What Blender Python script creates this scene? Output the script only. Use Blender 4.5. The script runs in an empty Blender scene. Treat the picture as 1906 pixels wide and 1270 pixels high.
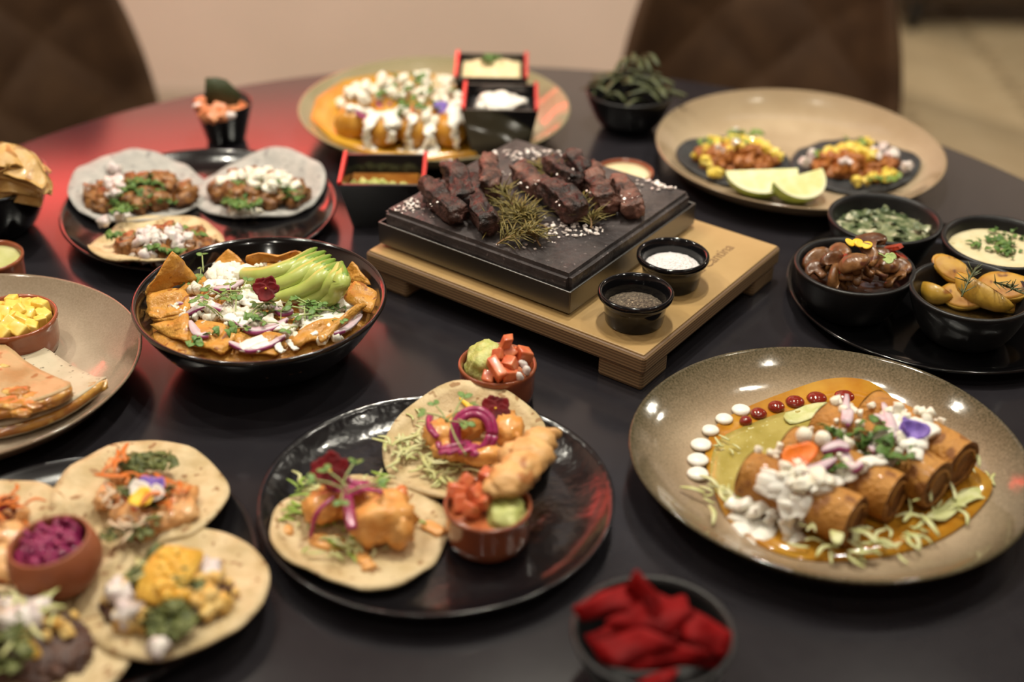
import bpy, bmesh, math, random
import numpy as np
from mathutils import Vector, Matrix, noise
random.seed(7)
RND = random.Random(11)
C = bpy.context.scene.collection
SC = bpy.context.scene
TZ = 0.75                       # height of the table top
CAMH = 0.69                     # camera above the table top
FPX = 2647.0
PITCH, ROLL = math.radians(32), math.radians(1)

# ------------------------------------------------------------------ camera
fwd = Vector((0, math.cos(PITCH), -math.sin(PITCH)))
_rt = Vector((1, 0, 0)); _up = Vector((0, math.sin(PITCH), math.cos(PITCH)))
rt = _rt*math.cos(ROLL)+_up*math.sin(ROLL); up = _up*math.cos(ROLL)-_rt*math.sin(ROLL)
cam_d = bpy.data.cameras.new('camera'); cam = bpy.data.objects.new('camera', cam_d); C.objects.link(cam)
cam_d.sensor_width = 36.0; cam_d.lens = FPX*36.0/1906.0
cam_d.clip_start = 0.05; cam_d.clip_end = 60
M4 = Matrix((rt, up, -fwd)).transposed().to_4x4(); M4.translation = Vector((0, 0, TZ+CAMH)); cam.matrix_world = M4
cam_d.dof.use_dof = True; cam_d.dof.focus_distance = 1.25; cam_d.dof.aperture_fstop = 2.2
SC.camera = cam
# ------------------------------------------------------------------ world, lights, exposure
w = bpy.data.worlds.new('world'); SC.world = w; w.use_nodes = True
w.node_tree.nodes['Background'].inputs[0].default_value = (0.9, 0.78, 0.66, 1)
w.node_tree.nodes['Background'].inputs[1].default_value = 0.005
SC.view_settings.view_transform = 'Standard'; SC.view_settings.look = 'None'
SC.view_settings.gamma = 1.0; SC.view_settings.use_curve_mapping = False
SC.view_settings.exposure = -0.20

def area(name, loc, target, size, power, col, shape='DISK', size_y=None):
    d = bpy.data.lights.new(name, 'AREA'); d.shape = shape; d.size = size
    if size_y: d.size_y = size_y
    d.energy = power; d.color = col
    o = bpy.data.objects.new(name, d); C.objects.link(o); o.location = loc
    o.rotation_euler = (Vector(target)-Vector(loc)).to_track_quat('-Z', 'Y').to_euler()
    return o
WARM = (1.0, 0.94, 0.79)
SPOTS = [(-0.75, 1.65, 9.0), (0.15, 1.60, 12.0), (0.95, 1.65, 9.0), (-0.85, 0.75, 6.0), (0.95, 0.65, 6.0), (0.1, 1.15, 8.0), (0.3, -0.35, 3.5), (-0.5, -0.3, 3.5)]
for x, y, p in SPOTS:
    area('ceiling_or_fill_spot', (x, y, 2.62), (x, y, 0), 0.055, p, WARM)
for x, y, tx, ty, tz, p in [(-1.2, 1.5, -1.2, 3.3, .2, 22), (0.1, 1.5, 0.1, 3.3, .2, 21), (2.9, 3.0, 2.1, 3.6, 0, 34), (3.6, 4.6, 2.3, 6.5, 1.4, 26), (-0.3, -1.6, -0.3, -1.6, 0, 6)]:  # unseen fill lamps, added to brighten the back wall, floor and far room
    area('ceiling_or_fill_spot', (x, y, 2.62), (tx, ty, tz), 0.09, p, WARM)
# soft ceiling light panel between the table and the back wall
area('ceiling_light_panel', (0.45, 2.95, 2.70), (0.45, 2.95, 0), 1.5, 1.5, (0.95, 0.93, 1.0), 'RECTANGLE', 0.5)
# two red neon tubes on the left of the back wall
for z in (1.30, 1.90):
    area('red_neon_tube', (-1.25, 3.26, z), (-1.25, 0, z-.15), 1.7, 5.0, (1.0, 0.035, 0.03), 'RECTANGLE', 0.10)
# and the red backlit sign panel they frame
area('red_sign_panel', (-1.25, 3.28, 1.55), (-1.25, 0, 1.5), 1.75, 12.0, (1.0, 0.045, 0.04), 'RECTANGLE', 1.0)

# ------------------------------------------------------------------ materials
MATS = {}
def mat(name, c, rough=0.5, c2=None, scale=60, bump=0.0, bscale=None, metal=0.0, coat=0.0, spec=0.5, sss=0.0, lo=0.38, hi=0.62, detail=3, c3=None, c3s=300, c3t=0.66, trans=0.0, dist=0.004, randv=0.0):
    if name in MATS: return MATS[name]
    m = bpy.data.materials.new(name); m.use_nodes = True; nt = m.node_tree; N = nt.nodes; L = nt.links
    b = N['Principled BSDF']
    b.inputs['Base Color'].default_value = (*c, 1); b.inputs['Roughness'].default_value = rough
    b.inputs['Metallic'].default_value = metal; b.inputs['Coat Weight'].default_value = coat
    b.inputs['Coat Roughness'].default_value = 0.06
    b.inputs['Specular IOR Level'].default_value = spec
    if sss: b.inputs['Subsurface Weight'].default_value = sss; b.inputs['Subsurface Radius'].default_value = (.01, .006, .003); b.inputs['Subsurface Scale'].default_value = 0.6
    b.inputs['Transmission Weight'].default_value = trans
    tc = N.new('ShaderNodeTexCoord')
    out = None
    if c2:
        n = N.new('ShaderNodeTexNoise'); n.inputs['Scale'].default_value = scale; n.inputs['Detail'].default_value = detail
        L.new(tc.outputs['Object'], n.inputs['Vector'])
        r = N.new('ShaderNodeValToRGB'); r.color_ramp.elements[0].position = lo; r.color_ramp.elements[1].position = hi
        r.color_ramp.elements[0].color = (*c, 1); r.color_ramp.elements[1].color = (*c2, 1)
        L.new(n.outputs['Fac'], r.inputs['Fac']); out = r.outputs['Color']
    if c3:
        n3 = N.new('ShaderNodeTexNoise'); n3.inputs['Scale'].default_value = c3s; n3.inputs['Detail'].default_value = 1
        L.new(tc.outputs['Object'], n3.inputs['Vector'])
        r3 = N.new('ShaderNodeValToRGB'); r3.color_ramp.elements[0].position = c3t-.03; r3.color_ramp.elements[1].position = c3t+.03
        L.new(n3.outputs['Fac'], r3.inputs['Fac'])
        mx = N.new('ShaderNodeMix'); mx.data_type = 'RGBA'
        L.new(r3.outputs['Color'], mx.inputs[0]); mx.inputs[7].default_value = (*c3, 1)
        if out: L.new(out, mx.inputs[6])
        else: mx.inputs[6].default_value = (*c, 1)
        out = mx.outputs[2]
    if randv:
        oi = N.new('ShaderNodeObjectInfo'); mr = N.new('ShaderNodeMapRange')
        L.new(oi.outputs['Random'], mr.inputs[0]); mr.inputs[3].default_value = 1-randv; mr.inputs[4].default_value = 1+randv
        hs = N.new('ShaderNodeHueSaturation'); L.new(mr.outputs[0], hs.inputs['Value'])
        if out: L.new(out, hs.inputs['Color'])
        else: hs.inputs['Color'].default_value = (*c, 1)
        out = hs.outputs['Color']
    if out: L.new(out, b.inputs['Base Color'])
    if bump:
        nb = N.new('ShaderNodeTexNoise'); nb.inputs['Scale'].default_value = bscale or scale; nb.inputs['Detail'].default_value = 4
        L.new(tc.outputs['Object'], nb.inputs['Vector'])
        bp = N.new('ShaderNodeBump'); bp.inputs['Strength'].default_value = bump; bp.inputs['Distance'].default_value = dist
        L.new(nb.outputs['Fac'], bp.inputs['Height']); L.new(bp.outputs['Normal'], b.inputs['Normal'])
    MATS[name] = m
    return m

def glaze(name, base, base2, dark, R, rough=0.1):
    """reactive stoneware glaze: mottled centre, darker speckled band towards the rim"""
    m = mat(name, base, rough, base2, 14, 0.05, 40, coat=0.1, detail=6)
    nt = m.node_tree; N = nt.nodes; L = nt.links; b = N['Principled BSDF']
    old = b.inputs['Base Color'].links[0].from_socket
    tc = N.new('ShaderNodeTexCoord'); sx = N.new('ShaderNodeSeparateXYZ'); L.new(tc.outputs['Object'], sx.inputs[0])
    cx = N.new('ShaderNodeCombineXYZ'); L.new(sx.outputs[0], cx.inputs[0]); L.new(sx.outputs[1], cx.inputs[1])
    ln = N.new('ShaderNodeVectorMath'); ln.operation = 'LENGTH'; L.new(cx.outputs[0], ln.inputs[0])
    nz = N.new('ShaderNodeTexNoise'); nz.inputs['Scale'].default_value = 560; L.new(tc.outputs['Object'], nz.inputs['Vector'])
    mr = N.new('ShaderNodeMapRange'); L.new(ln.outputs['Value'], mr.inputs[0]); mr.inputs[1].default_value = R*.70; mr.inputs[2].default_value = R*1.02
    ad = N.new('ShaderNodeMath'); ad.operation = 'MULTIPLY_ADD'; L.new(nz.outputs['Fac'], ad.inputs[0]); ad.inputs[1].default_value = .75
    sb = N.new('ShaderNodeMath'); sb.operation = 'SUBTRACT'; L.new(mr.outputs[0], sb.inputs[0]); sb.inputs[1].default_value = 0.40
    L.new(sb.outputs[0], ad.inputs[2])
    cl = N.new('ShaderNodeClamp'); L.new(ad.outputs[0], cl.inputs[0])
    mx = N.new('ShaderNodeMix'); mx.data_type = 'RGBA'; L.new(cl.outputs[0], mx.inputs[0]); L.new(old, mx.inputs[6]); mx.inputs[7].default_value = (*dark, 1)
    L.new(mx.outputs[2], b.inputs['Base Color'])
    return m

# ------------------------------------------------------------------ geometry helpers
def at(px, py, z=0.0):
    """point of the table space seen at a pixel of the photograph, at height z over the table"""
    d = fwd+rt*((px-953)/FPX)-up*((py-635)/FPX)
    t = (z-CAMH)/d.z
    return Vector((d.x*t, d.y*t, z))

def _ico(level):
    bm = bmesh.new(); bmesh.ops.create_icosphere(bm, subdivisions=level, radius=1.0)
    bm.verts.ensure_lookup_table()
    v = np.array([p.co[:] for p in bm.verts]); f = [[q.index for q in p.verts] for p in bm.faces]; bm.free()
    return v, f
ICO = {k: _ico(k) for k in (1, 2, 3, 4)}
def _rbox():
    bm = bmesh.new(); bmesh.ops.create_cube(bm, size=2.0)
    bmesh.ops.bevel(bm, geom=bm.edges[:], offset=0.28, segments=1, affect='EDGES')
    bm.verts.ensure_lookup_table(); bm.verts.index_update()
    v = np.array([p.co[:] for p in bm.verts]); f = [[q.index for q in p.verts] for p in bm.faces]; bm.free()
    return v, f
RBOX = _rbox()
def _sbox():
    bm = bmesh.new(); bmesh.ops.create_cube(bm, size=2.0)
    bmesh.ops.bevel(bm, geom=bm.edges[:], offset=0.26, segments=3, affect='EDGES', profile=.5)
    bm.verts.ensure_lookup_table(); bm.verts.index_update()
    v = np.array([p.co[:] for p in bm.verts]); f = [[q.index for q in p.verts] for p in bm.faces]; bm.free()
    return v, f
SBOX = _sbox()

class MB:
    def __init__(s): s.v = []; s.f = []; s.n = 0; s.mi = []
    def add(s, v, f, mi=0):
        v = np.asarray(v, float); s.v.append(v); s.f += [[i+s.n for i in q] for q in f]; s.mi += [mi]*len(f); s.n += len(v)
        return s
    def build(s, name, m, parent=None, loc=(0, 0, 0), rotz=0.0, smooth=True):
        me = bpy.data.meshes.new(name)
        V = np.vstack(s.v)
        me.from_pydata(V.tolist(), [], s.f)
        ms = m if isinstance(m, (list, tuple)) else [m]
        for q in ms: me.materials.append(q)
        if len(ms) > 1: me.polygons.foreach_set('material_index', s.mi)
        if smooth: me.polygons.foreach_set('use_smooth', [True]*len(me.polygons))
        me.update()
        o = bpy.data.objects.new(name, me); C.objects.link(o)
        if parent: o.parent = parent
        o.location = loc; o.rotation_euler = (0, 0, rotz)
        return o

def rotm(rx=0, ry=0, rz=0):
    return np.array((Matrix.Rotation(rz, 3, 'Z') @ Matrix.Rotation(ry, 3, 'Y') @ Matrix.Rotation(rx, 3, 'X')))
def rrot(r=RND): return rotm(r.uniform(0, 6.3), r.uniform(0, 6.3), r.uniform(0, 6.3))
def nz(x, y, z): return noise.noise(Vector((x, y, z)))

def blob(mb, c, r, amp=0.15, freq=2.0, seed=0.0, lv=2, rot=None, mi=0):
    v, f = ICO[lv]; v = v.copy()
    if amp:
        k = np.array([1+amp*nz(p[0]*freq+seed, p[1]*freq+seed*1.7, p[2]*freq-seed) for p in v]); v = v*k[:, None]
    v = v*np.array(r if hasattr(r, '__len__') else (r, r, r))
    if rot is not None: v = v @ rot.T
    return mb.add(v+np.array(c), f, mi)
def chunk(mb, c, r, rnd=RND, rot=None, mi=0, jit=0.18):
    """a diced or crumbled piece: a bevelled lump with uneven sides"""
    v, f = RBOX; v = v*(1+np.array([[rnd.uniform(-jit, jit) for _ in range(3)] for _ in v]))
    v = v*np.array(r if hasattr(r, '__len__') else (r, r, r))
    v = v @ (rrot(rnd) if rot is None else rot).T
    return mb.add(v+np.array(c), f, mi)
def dice_lump(mb, c, r, rnd=RND, rot=None, amp=.16):
    """a soft cut cube: rounded edges, slightly skewed"""
    v, f = SBOX; sd = rnd.uniform(0, 90)
    v = v*np.array([1+amp*nz(p[0]*.9+sd, p[1]*.9, p[2]*.9+sd) for p in v])[:, None]
    v = v*np.array(r); v[:, 0] += v[:, 2]*rnd.uniform(-.25, .25); v[:, 1] += v[:, 0]*rnd.uniform(-.2, .2)
    v = v @ (rrot(rnd) if rot is None else rot).T
    return mb.add(v+np.array(c), f)
def on_surface(px, py, h, hi=.07):
    """first point of the food surface h met along the line of sight"""
    z = hi
    while z > 0:
        p = at(px, py, z)
        if h(p.x, p.y) >= z: break
        z -= .0006
    return p
def drape_on(mb, pp, rad, h, cx, cy, sq=.4):
    S = smooth_path([Vector((x, y, 0)) for x, y in pp], 7); P = [on_surface(q.x, q.y, h) for q in S]
    Z = [p.z for p in P]
    for _ in range(2): Z = [Z[0]]+[(Z[i-1]+Z[i]*2+Z[i+1])/4 for i in range(1, len(Z)-1)]+[Z[-1]]
    Q = [Vector((p.x-cx, p.y-cy, max(z, p.z)+rad*sq*.35)) for p, z in zip(P, Z)]; n = len(Q)
    tube(mb, Q, [rad*(.55 if i in (0, n-1) else (1+.22*nz(i*.5, rad*900, pp[0][0]*.1))) for i in range(n)], 12, sq)
def tube(mb, pts, rad, n=8, sq=1.0, mi=0, ref=(0, 0, 1)):
    """tapered round (or flattened, sq<1) tube along points"""
    P = [Vector(p) for p in pts]; k = len(P)
    R = rad if hasattr(rad, '__len__') else [rad]*k
    V = []; F = []
    for i in range(k):
        t = (P[min(i+1, k-1)]-P[max(i-1, 0)]).normalized()
        s = t.cross(Vector(ref)); s = s.normalized() if s.length > 1e-6 else Vector((1, 0, 0))
        u = s.cross(t).normalized()
        for j in range(n):
            a = 2*math.pi*j/n
            V.append((P[i]+s*(math.cos(a)*R[i])+u*(math.sin(a)*R[i]*sq))[:])
    for i in range(k-1):
        for j in range(n):
            a = i*n+j; b = i*n+(j+1) % n; F.append([a, b, b+n, a+n])
    F.append(list(range(n))[::-1]); F.append([(k-1)*n+j for j in range(n)])
    return mb.add(V, F, mi)
def smooth_path(pts, k=6):
    P = [Vector(p) for p in pts]; out = []
    for i in range(len(P)-1):
        p0 = P[max(i-1, 0)]; p1 = P[i]; p2 = P[i+1]; p3 = P[min(i+2, len(P)-1)]
        for j in range(k):
            t = j/k
            out.append(0.5*((2*p1)+(p2-p0)*t+(2*p0-5*p1+4*p2-p3)*t*t+(3*p1-p0-3*p2+p3)*t**3))
    out.append(P[-1]); return out
def ribbon(mb, pts, wid, th, side=None, ref=(0, 0, 1), mi=0):
    """solid strip with a rectangular section"""
    P = [Vector(p) for p in pts]; k = len(P); W = wid if hasattr(wid, '__len__') else [wid]*k
    V = []; F = []
    for i in range(k):
        t = (P[min(i+1, k-1)]-P[max(i-1, 0)]).normalized()
        s = Vector(side) if side else t.cross(Vector(ref))
        s = s.normalized() if s.length > 1e-6 else Vector((1, 0, 0)); u = s.cross(t).normalized()
        for a, b in ((-1, -1), (1, -1), (1, 1), (-1, 1)): V.append((P[i]+s*(a*W[i]/2)+u*(b*th/2))[:])
    for i in range(k-1):
        for j in range(4):
            a = i*4+j; b = i*4+(j+1) % 4; F.append([a, b, b+4, a+4])
    F.append([3, 2, 1, 0]); F.append([(k-1)*4+j for j in range(4)])
    return mb.add(V, F, mi)
def lathe(mb, prof, n=64, wob=None, mi=0, c=(0, 0, 0)):
    V = []; F = []; rings = []
    for r, z in prof:
        if r < 1e-7: V.append((c[0], c[1], z+c[2])); rings.append([len(V)-1])
        else:
            rings.append(list(range(len(V), len(V)+n)))
            for j in range(n):
                a = 2*math.pi*j/n; q = wob(a, r, z) if wob else 1.0
                V.append((c[0]+r*q*math.cos(a), c[1]+r*q*math.sin(a), z+c[2]))
    for A, B in zip(rings[:-1], rings[1:]):
        for j in range(n):
            if len(A) == 1 and len(B) == 1: continue
            if len(A) == 1: F.append([A[0], B[(j+1) % n], B[j]])
            elif len(B) == 1: F.append([A[j], A[(j+1) % n], B[0]])
            else: F.append([A[j], A[(j+1) % n], B[(j+1) % n], B[j]])
    return mb.add(V, [q[::-1] for q in F][::1] if False else F, mi)
def disc(mb, R, zf, th, nr=8, nt=48, c=(0, 0, 0), mi=0, rot=None):
    """closed thin sheet with outline R(angle) and height zf(x, y)"""
    T = [(0.0, 0.0)]
    for i in range(1, nr+1):
        for j in range(nt):
            a = 2*math.pi*j/nt; r = R(a)*i/nr; T.append((r*math.cos(a), r*math.sin(a)))
    top = [(x, y, zf(x, y)+th) for x, y in T]; bot = [(x, y, zf(x, y)) for x, y in T]; m = len(T)
    F = []
    for j in range(nt): F.append([0, 1+j, 1+(j+1) % nt]); F.append([m, m+1+(j+1) % nt, m+1+j])
    for i in range(nr-1):
        for j in range(nt):
            a = 1+i*nt+j; b = 1+i*nt+(j+1) % nt
            F.append([a, a+nt, b+nt, b]); F.append([m+a, m+b, m+b+nt, m+a+nt])
    o = 1+(nr-1)*nt
    for j in range(nt):
        a = o+j; b = o+(j+1) % nt; F.append([a, m+a, m+b, b])
    V = np.array(top+bot)
    if rot is not None: V = V @ rot.T
    return mb.add(V+np.array(c), F, mi)
def prism(mb, poly, zf, th, sub=1, mi=0):
    """slab over a polygon, fan from the centre with sub rings"""
    P = [np.array(p, float) for p in poly]; cen = sum(P)/len(P); n = len(P)
    T = [cen]
    for i in range(1, sub+1):
        for p in P: T.append(cen+(p-cen)*i/sub)
    m = len(T); V = [(x, y, zf(x, y)+th) for x, y in T]+[(x, y, zf(x, y)) for x, y in T]; F = []
    for j in range(n): F.append([0, 1+j, 1+(j+1) % n]); F.append([m, m+1+(j+1) % n, m+1+j])
    for i in range(sub-1):
        for j in range(n):
            a = 1+i*n+j; b = 1+i*n+(j+1) % n; F.append([a, a+n, b+n, b]); F.append([m+a, m+b, m+b+n, m+a+n])
    o = 1+(sub-1)*n
    for j in range(n):
        a = o+j; b = o+(j+1) % n; F.append([a, m+a, m+b, b])
    return mb.add(V, F, mi)
def box(mb, c, d, bev=0.0, rz=0.0, mi=0, rot=None, seg=2):
    bm = bmesh.new(); bmesh.ops.create_cube(bm, size=1.0)
    for p in bm.verts: p.co = Vector((p.co.x*d[0], p.co.y*d[1], p.co.z*d[2]))
    if bev: bmesh.ops.bevel(bm, geom=bm.edges[:], offset=bev, segments=seg, affect='EDGES', profile=0.5)
    bm.verts.index_update(); v = np.array([p.co[:] for p in bm.verts]); f = [[q.index for q in p.verts] for p in bm.faces]; bm.free()
    v = v @ (rotm(0, 0, rz) if rot is None else rot).T
    return mb.add(v+np.array(c), f, mi)

def tag(o, label=None, cat=None, group=None, kind=None):
    if label: o['label'] = label
    if cat: o['category'] = cat
    if group: o['group'] = group
    if kind: o['kind'] = kind
    return o
def empty(name, x, y, z, label, cat, group=None, rz=0.0):
    o = bpy.data.objects.new(name, None); C.objects.link(o); o.empty_display_size = 0.02
    o.location = (x, y, z); o.rotation_euler = (0, 0, rz); return tag(o, label, cat, group)
def struct(mb, name, m, smooth=False, loc=(0, 0, 0)):
    return tag(mb.build(name, m, smooth=smooth, loc=loc), kind='structure')
def T(p): return (p[0], p[1], TZ+p[2])
class HF:
    """height of the food surface inside a dish"""
    def __init__(s, base): s.base = base; s.it = []
    def cyl(s, a, b, r): s.it.append(('c', Vector(a), Vector(b), r)); return s
    def dome(s, x, y, R, h, sy=1.0): s.it.append(('d', x, y, R, h, sy)); return s
    def __call__(s, x, y):
        z = s.base
        for q in s.it:
            if q[0] == 'c':
                a, b, r = q[1:]; ab = (b-a).to_2d(); L2 = ab.length_squared; p = Vector((x, y))-a.to_2d()
                t = p.dot(ab)/L2
                if -0.02 < t < 1.02:
                    d = (p-ab*t).length
                    if d < r: z = max(z, a.z+(b.z-a.z)*t+math.sqrt(r*r-d*d))
            else:
                _, cx, cy, R, h, sy = q; d = math.hypot(x-cx, (y-cy)/sy)/R
                if d < 1: z = max(z, s.base+h*(1-d*d))
        return z

def inell(c, e, rot=0.0, rnd=RND, edge=1.0):
    a = rnd.uniform(0, 6.2832); q = math.sqrt(rnd.random())*edge
    x = q*math.cos(a)*e[0]; y = q*math.sin(a)*e[1]
    return c[0]+x*math.cos(rot)-y*math.sin(rot), c[1]+x*math.sin(rot)+y*math.cos(rot)
def scatter(mb, n, c, e, h, size, kind='chunk', rot=0.0, rnd=RND, mis=(0,), lift=0.4, keep=None):
    """scatter small pieces over the ellipse c, e, on the height function h"""
    for i in range(n):
        x, y = inell(c, e, rot, rnd)
        if keep and not keep(x, y): continue
        s = rnd.uniform(*size); z = h(x, y)+s*lift; mi = rnd.choice(mis)
        if kind == 'chunk': chunk(mb, (x, y, z), (s, s*rnd.uniform(.6, 1), s*rnd.uniform(.5, .9)), rnd, mi=mi)
        elif kind == 'crumb':
            chunk(mb, (x, y, z), (s*.95, s*rnd.uniform(.6, .95), s*rnd.uniform(.45, .8)), rnd, mi=mi, jit=.32)
        elif kind == 'leaf':
            a = rnd.uniform(0, 6.28); R = rotm(rnd.uniform(-.7, .7), rnd.uniform(-.7, .7), a)
            k = rnd.uniform(.5, .8)
            disc(mb, lambda t: s*(1-.45*abs(math.sin(t))+.15*math.cos(3*t)), lambda u, v: .5*v*v/s-.3*u*u/s, s*.08, 2, 9, (x, y, z+s*.25), mi, R)
        elif kind == 'strand':
            a = rnd.uniform(0, 6.28); L = s; b = a+rnd.uniform(-.9, .9)
            p0 = Vector((x, y, z)); p1 = p0+Vector((math.cos(a), math.sin(a), rnd.uniform(-.1, .5)))*L*.5; p2 = p1+Vector((math.cos(b), math.sin(b), rnd.uniform(-.7, .2)))*L*.5
            p1.z = max(p1.z, h(p1.x, p1.y)+.0008); p2.z = max(p2.z, h(p2.x, p2.y)+.0008)
            tube(mb, smooth_path([p0, p1, p2], 3), [L*.03, L*.05, L*.06, L*.06, L*.05, L*.04, L*.02], 5, .6, mi)
        elif kind == 'shred':
            a = rnd.uniform(0, 6.28); b = a+rnd.uniform(-1.2, 1.2); L = s
            p0 = Vector((x, y, z)); p1 = p0+Vector((math.cos(a), math.sin(a), rnd.uniform(-.05, .22)))*L*.5; p2 = p1+Vector((math.cos(b), math.sin(b), rnd.uniform(-.3, .12)))*L*.5
            p1.z = max(p1.z, h(p1.x, p1.y)+.001); p2.z = max(p2.z, h(p2.x, p2.y)+.001)
            ribbon(mb, smooth_path([p0, p1, p2], 3), [L*.08, L*.13, L*.16, L*.17, L*.15, L*.11, L*.05], .0007, mi=mi)
        elif kind == 'flake':
            box(mb, (x, y, z), (s, s*rnd.uniform(.5, 1), s*.35), 0, rot=rotm(rnd.uniform(-.5, .5), rnd.uniform(-.5, .5), rnd.uniform(0, 3)), mi=mi)
    return mb
def sprout(mb, x, y, z, L, rnd=RND, lean=None, leaf=1, stem=0):
    """a micro green: thin bent stem and two small leaves"""
    a = rnd.uniform(0, 6.28) if lean is None else lean
    e = Vector((x+math.cos(a)*L*.8, y+math.sin(a)*L*.8, z+L*.32))
    tube(mb, smooth_path([(x, y, z), (x+math.cos(a)*L*.35, y+math.sin(a)*L*.35, z+L*.22), e], 3), L*.028, 5, mi=stem)
    for s in (-1, 1):
        b = a+s*.8; r = L*.16
        disc(mb, lambda t: r*(1-.35*abs(math.sin(t))), lambda u, v: .3*v*v/r, r*.08, 2, 9, (e.x+math.cos(b)*r, e.y+math.sin(b)*r, e.z), leaf, rotm(RND.uniform(-.4, .4), RND.uniform(-.3, .3), b))

# dishware ----------------------------------------------------------
def wobble(seed, amp):
    return lambda a, r, z: 1+amp*(math.sin(2*a+seed)+.6*math.sin(3*a+seed*2.3)+.3*math.sin(5*a-seed))
def coupe_prof(R, H, t=0.006, foot=.56):
    return [(0, 0.0), (R*foot, 0.0), (R*(foot+.03), .0015), (R*.80, H*.22), (R*.93, H*.62), (R*.995, H), (R, H+.0012), (R*.992, H+.0022), (R*.978, H+.0012), (R*.91, H*.66+.003), (R*.82, H*.34+.004), (R*.72, H*.12+t), (R*.6, t), (R*.3, t), (0, t)]
def rim_prof(R, H, t=0.005):
    return [(0, 0.0), (R*.7, 0.0), (R*.72, .001), (R*.9, H*.35), (R*.985, H*.92), (R, H), (R*.998, H+.0016), (R*.985, H+.0018), (R*.965, H*.95), (R*.9, H*.5+.002), (R*.83, H*.1+t), (R*.76, t), (R*.4, t), (0, t)]
def bowl_prof(R, H, rb, t=.004, p=.55, k=10, floor=.006):
    o = [(0, .0), (rb, 0.0)]
    for i in range(1, k+1):
        z = H*i/k; o.append((rb+(R-rb)*(i/k)**p, z))
    o += [(R-.0006, H+.0012), (R-t*.5, H+.0016), (R-t+.0004, H+.001)]
    for i in range(k-1, 0, -1):
        z = floor+(H-floor)*i/k; o.append((max(rb+(R-rb)*((z)/H)**p-t, .001), z))
    o += [(rb*.7, floor), (0, floor)]
    return o
def ramekin_prof(R, H):
    return [(0, 0), (R*.74, 0), (R*.77, .002), (R*.84, H*.62), (R*.86, H*.72), (R*.97, H*.80), (R, H*.88), (R*.99, H*.97), (R*.95, H), (R*.9, H*.985), (R*.86, H*.9), (R*.8, H*.6), (R*.74, H*.25), (R*.66, H*.16), (0, H*.15)]
def cazuela_prof(R, H):
    return [(0, 0), (R*.82, 0), (R*.9, H*.06), (R*.95, H*.3), (R*.955, H*.7), (R*.975, H*.84), (R, H*.92), (R*.99, H*.985), (R*.95, H), (R*.91, H*.97), (R*.885, H*.85), (R*.87, H*.5), (R*.82, H*.2), (R*.7, H*.13), (0, H*.12)]
def dish(name, prof, m, x, y, z, label, cat, wob=None, group=None, n=72):
    mb = MB(); lathe(mb, prof, n, wob)
    return tag(mb.build(name, m, loc=(x, y, TZ+z)), label, cat, group)

m_table = mat('satin table laminate', (.0175, .0160, .0195), .17, (.020, .0185, .022), 40, spec=.5)
m_blackglaze = mat('black glaze', (.005, .005, .006), .16, coat=.4, bump=.02, bscale=60)
m_blackripple = mat('rippled black glaze', (.006, .0055, .007), .22, coat=.3, bump=.55, bscale=16, dist=.010)
m_matteblack = mat('matte black stoneware', (.007, .007, .0075), .40, (.010, .010, .011), 90, .05, 200, spec=.4)
m_ramekin = mat('black melamine', (.005, .005, .006), .10, spec=.35, coat=.15)
m_terra = mat('glazed terracotta', (.23, .062, .028), .18, (.30, .085, .035), 30, coat=.5)
m_terramatte = mat('plain terracotta', (.33, .10, .04), .5, (.26, .075, .032), 25, .08, 120)
m_glossred = mat('glossy red', (.55, .02, .02), .2, coat=.4)
m_tortilla = mat('toasted corn tortilla', (.50, .37, .185), .7, (.66, .52, .31), 48, .45, 130, c3=(.32, .18, .075), c3s=120, c3t=.665, detail=6)
m_bluetort = mat('blue corn tortilla', (.36, .35, .33), .75, (.46, .44, .41), 70, .25, 120, c3=(.25, .24, .23), c3s=110, c3t=.66)
m_blacktort = mat('charcoal tortilla', (.020, .021, .023), .6, (.035, .036, .038), 70, .25, 120)
m_meat = mat('stewed meat', (.13, .045, .011), .4, (.34, .150, .042), 130, .5, 200, coat=.15)
m_pastor = mat('orange marinated meat', (.27, .080, .014), .4, (.42, .15, .03), 130, .5, 200)
m_bean = mat('dark bean mash', (.055, .022, .016), .45, (.10, .045, .03), 160, .5, 220)
m_cheese = mat('fresh white cheese', (.82, .77, .63), .6, (.88, .84, .73), 150, .3, 220, sss=.1)
m_cream = mat('sour cream', (.88, .85, .77), .3, sss=.1)
m_ycheese = mat('melted yellow cheese', (.74, .40, .045), .4, (.82, .50, .08), 120, .5, 260)
m_cil = mat('chopped green herb', (.055, .13, .018), .55, (.12, .22, .04), 120)
m_micro = mat('pale stem', (.34, .42, .16), .5)
m_microleaf = mat('micro green leaf', (.10, .21, .045), .5, (.16, .28, .07), 200)
m_onion = mat('white onion', (.75, .70, .64), .3, (.68, .58, .58), 120, coat=.2)
m_redonion = mat('red onion flesh', (.62, .46, .53), .35, (.72, .60, .64), 60, coat=.2)
m_purple = mat('purple onion skin', (.20, .025, .10), .35, (.32, .05, .17), 90, coat=.2)
m_pickle = mat('pickled purple onion', (.28, .012, .085), .3, (.40, .03, .14), 90, coat=.3)
m_lettuce = mat('shredded lettuce', (.50, .52, .20), .4, (.66, .66, .36), 70, coat=.15)
m_tom = mat('diced tomato', (.56, .095, .032), .32, (.66, .20, .08), 90, coat=.15)
m_guac = mat('guacamole', (.42, .46, .12), .5, (.56, .58, .22), 120, .6, 180)
m_pine = mat('diced pineapple', (.80, .53, .07), .35, (.88, .66, .16), 90, coat=.2)
m_orange = mat('orange chile sauce', (.60, .33, .030), .22, (.54, .26, .018), 30, coat=.3)
m_shrimp = mat('battered shrimp in orange sauce', (.72, .30, .065), .33, (.82, .42, .13), 60, .35, 110, coat=.3)
m_pansyred = mat('dark red petal', (.17, .004, .007), .6, (.08, .002, .004), 90, spec=.2)
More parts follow.
